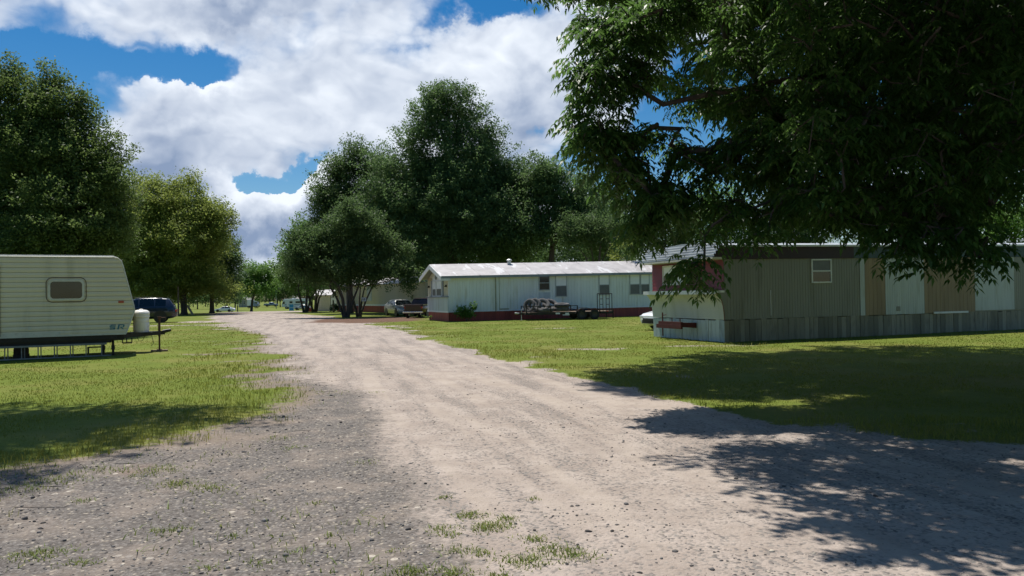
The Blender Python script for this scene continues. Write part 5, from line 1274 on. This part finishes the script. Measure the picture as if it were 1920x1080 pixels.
def puff(off, scale):
    m2 = nd(nt, 'ShaderNodeMapping'); m2.inputs['Location'].default_value = off; LK(mp.outputs[0], m2.inputs[0])
    va = nd(nt, 'ShaderNodeVectorMath'); va.operation = 'MULTIPLY_ADD'; LK(wob.outputs['Color'], va.inputs[0]); va.inputs[1].default_value = (.10,.10,.10); LK(m2.outputs[0], va.inputs[2])
    v = nd(nt, 'ShaderNodeTexVoronoi'); v.feature = 'F1'; v.inputs['Scale'].default_value = scale; 
    v.inputs['Detail'].default_value = 2.2; v.inputs['Roughness'].default_value = .55; v.inputs['Lacunarity'].default_value = 2.3; v.normalize = True; LK(va.outputs[0], v.inputs['Vector']); return v.outputs['Distance']
p1 = puff((0,0,0), 8.5); p1s = puff((.006,-.006,-.026), 8.5)
bias = total([(110,100,170,34,-.40),(340,95,70,36,-.34),(535,306,75,22,-.44),(960,10,110,34,-.36),(1270,200,90,130,-.3),(1600,200,300,200,-.1),(1300,330,120,60,-.2),(1038,236,24,16,-.2),(30,70,90,22,-.16),
              (720,200,330,120,.26),(320,215,170,64,.29),(470,360,95,38,.34),(480,430,160,70,.28),(400,4,170,26,.28),(330,150,90,20,.18),(960,160,120,80,.26),(250,330,160,70,.28),(590,345,50,24,.22),(640,50,120,50,.14),(220,85,60,12,.16)])
base = mth(nt, 'ADD', mth(nt, 'MULTIPLY', mth(nt, 'SUBTRACT', n1, .5), .85), mth(nt, 'MULTIPLY', mth(nt, 'SUBTRACT', nb, .5), .16))
base = mth(nt, 'ADD', base, mth(nt, 'MULTIPLY', mth(nt, 'SUBTRACT', .36, p1), .55))
dens = mth(nt, 'ADD', base, mth(nt, 'MULTIPLY', bias, front))
dens = mth(nt, 'ADD', dens, mth(nt, 'MULTIPLY', mth(nt, 'SUBTRACT', front, 1.), .16))
soft = sm(nt, -.12, .16, dens); crisp = sm(nt, -.02, .05, dens)
cf = total([(340,150,170,50,1.),(500,340,150,70,1.),(960,110,150,70,.6)])
cm2 = mth(nt, 'ADD', .12, mth(nt, 'MULTIPLY', cf, front), clamp=True)
alpha = mth(nt, 'ADD', mth(nt, 'MULTIPLY', soft, mth(nt, 'SUBTRACT', 1., cm2)), mth(nt, 'MULTIPLY', crisp, cm2), clamp=True)
lit = mth(nt, 'MULTIPLY', mth(nt, 'SUBTRACT', p1s, p1), 1.8)
tone = total([(420,6,170,34,-.62),(300,325,140,60,-.60),(470,430,150,48,-.62),(1010,235,80,100,-.50),(620,260,90,40,-.22),(700,40,120,40,-.15),(540,455,160,40,-.25),(330,255,150,36,-.25),(465,320,80,26,.45),(560,345,60,30,.40),(350,135,110,20,.5),(720,150,240,90,.06),(960,110,90,60,.25),(500,480,120,14,.15)])
tone = mth(nt, 'ADD', mth(nt, 'MULTIPLY', tone, front), mth(nt, 'ADD', .60, lit))
tone = mth(nt, 'ADD', tone, mth(nt, 'MULTIPLY', mth(nt, 'SUBTRACT', nl, .5), .8))
tone = mth(nt, 'ADD', tone, mth(nt, 'MULTIPLY', mth(nt, 'SUBTRACT', nb, .5), .16), clamp=True)
K = 1/SKY_K
cc = mixc(nt, tone, (.215*K,.285*K,.425*K), (.77*K,.82*K,.89*K))
LK(mixc(nt, mth(nt, 'MULTIPLY', alpha, sm(nt, -.02, .04, dz)), hs.outputs[0], cc), bg.inputs['Color'])

# ------------------------------------------------------------------ picture settings
S.view_settings.view_transform = 'Standard'; S.view_settings.look = 'None'; S.view_settings.exposure = .28; S.view_settings.gamma = 1
S.render.engine = 'CYCLES'
try:
    S.cycles.use_denoising = True; S.cycles.max_bounces = 6; S.cycles.diffuse_bounces = 3; S.cycles.transmission_bounces = 3; S.cycles.transparent_max_bounces = 4
except Exception: pass
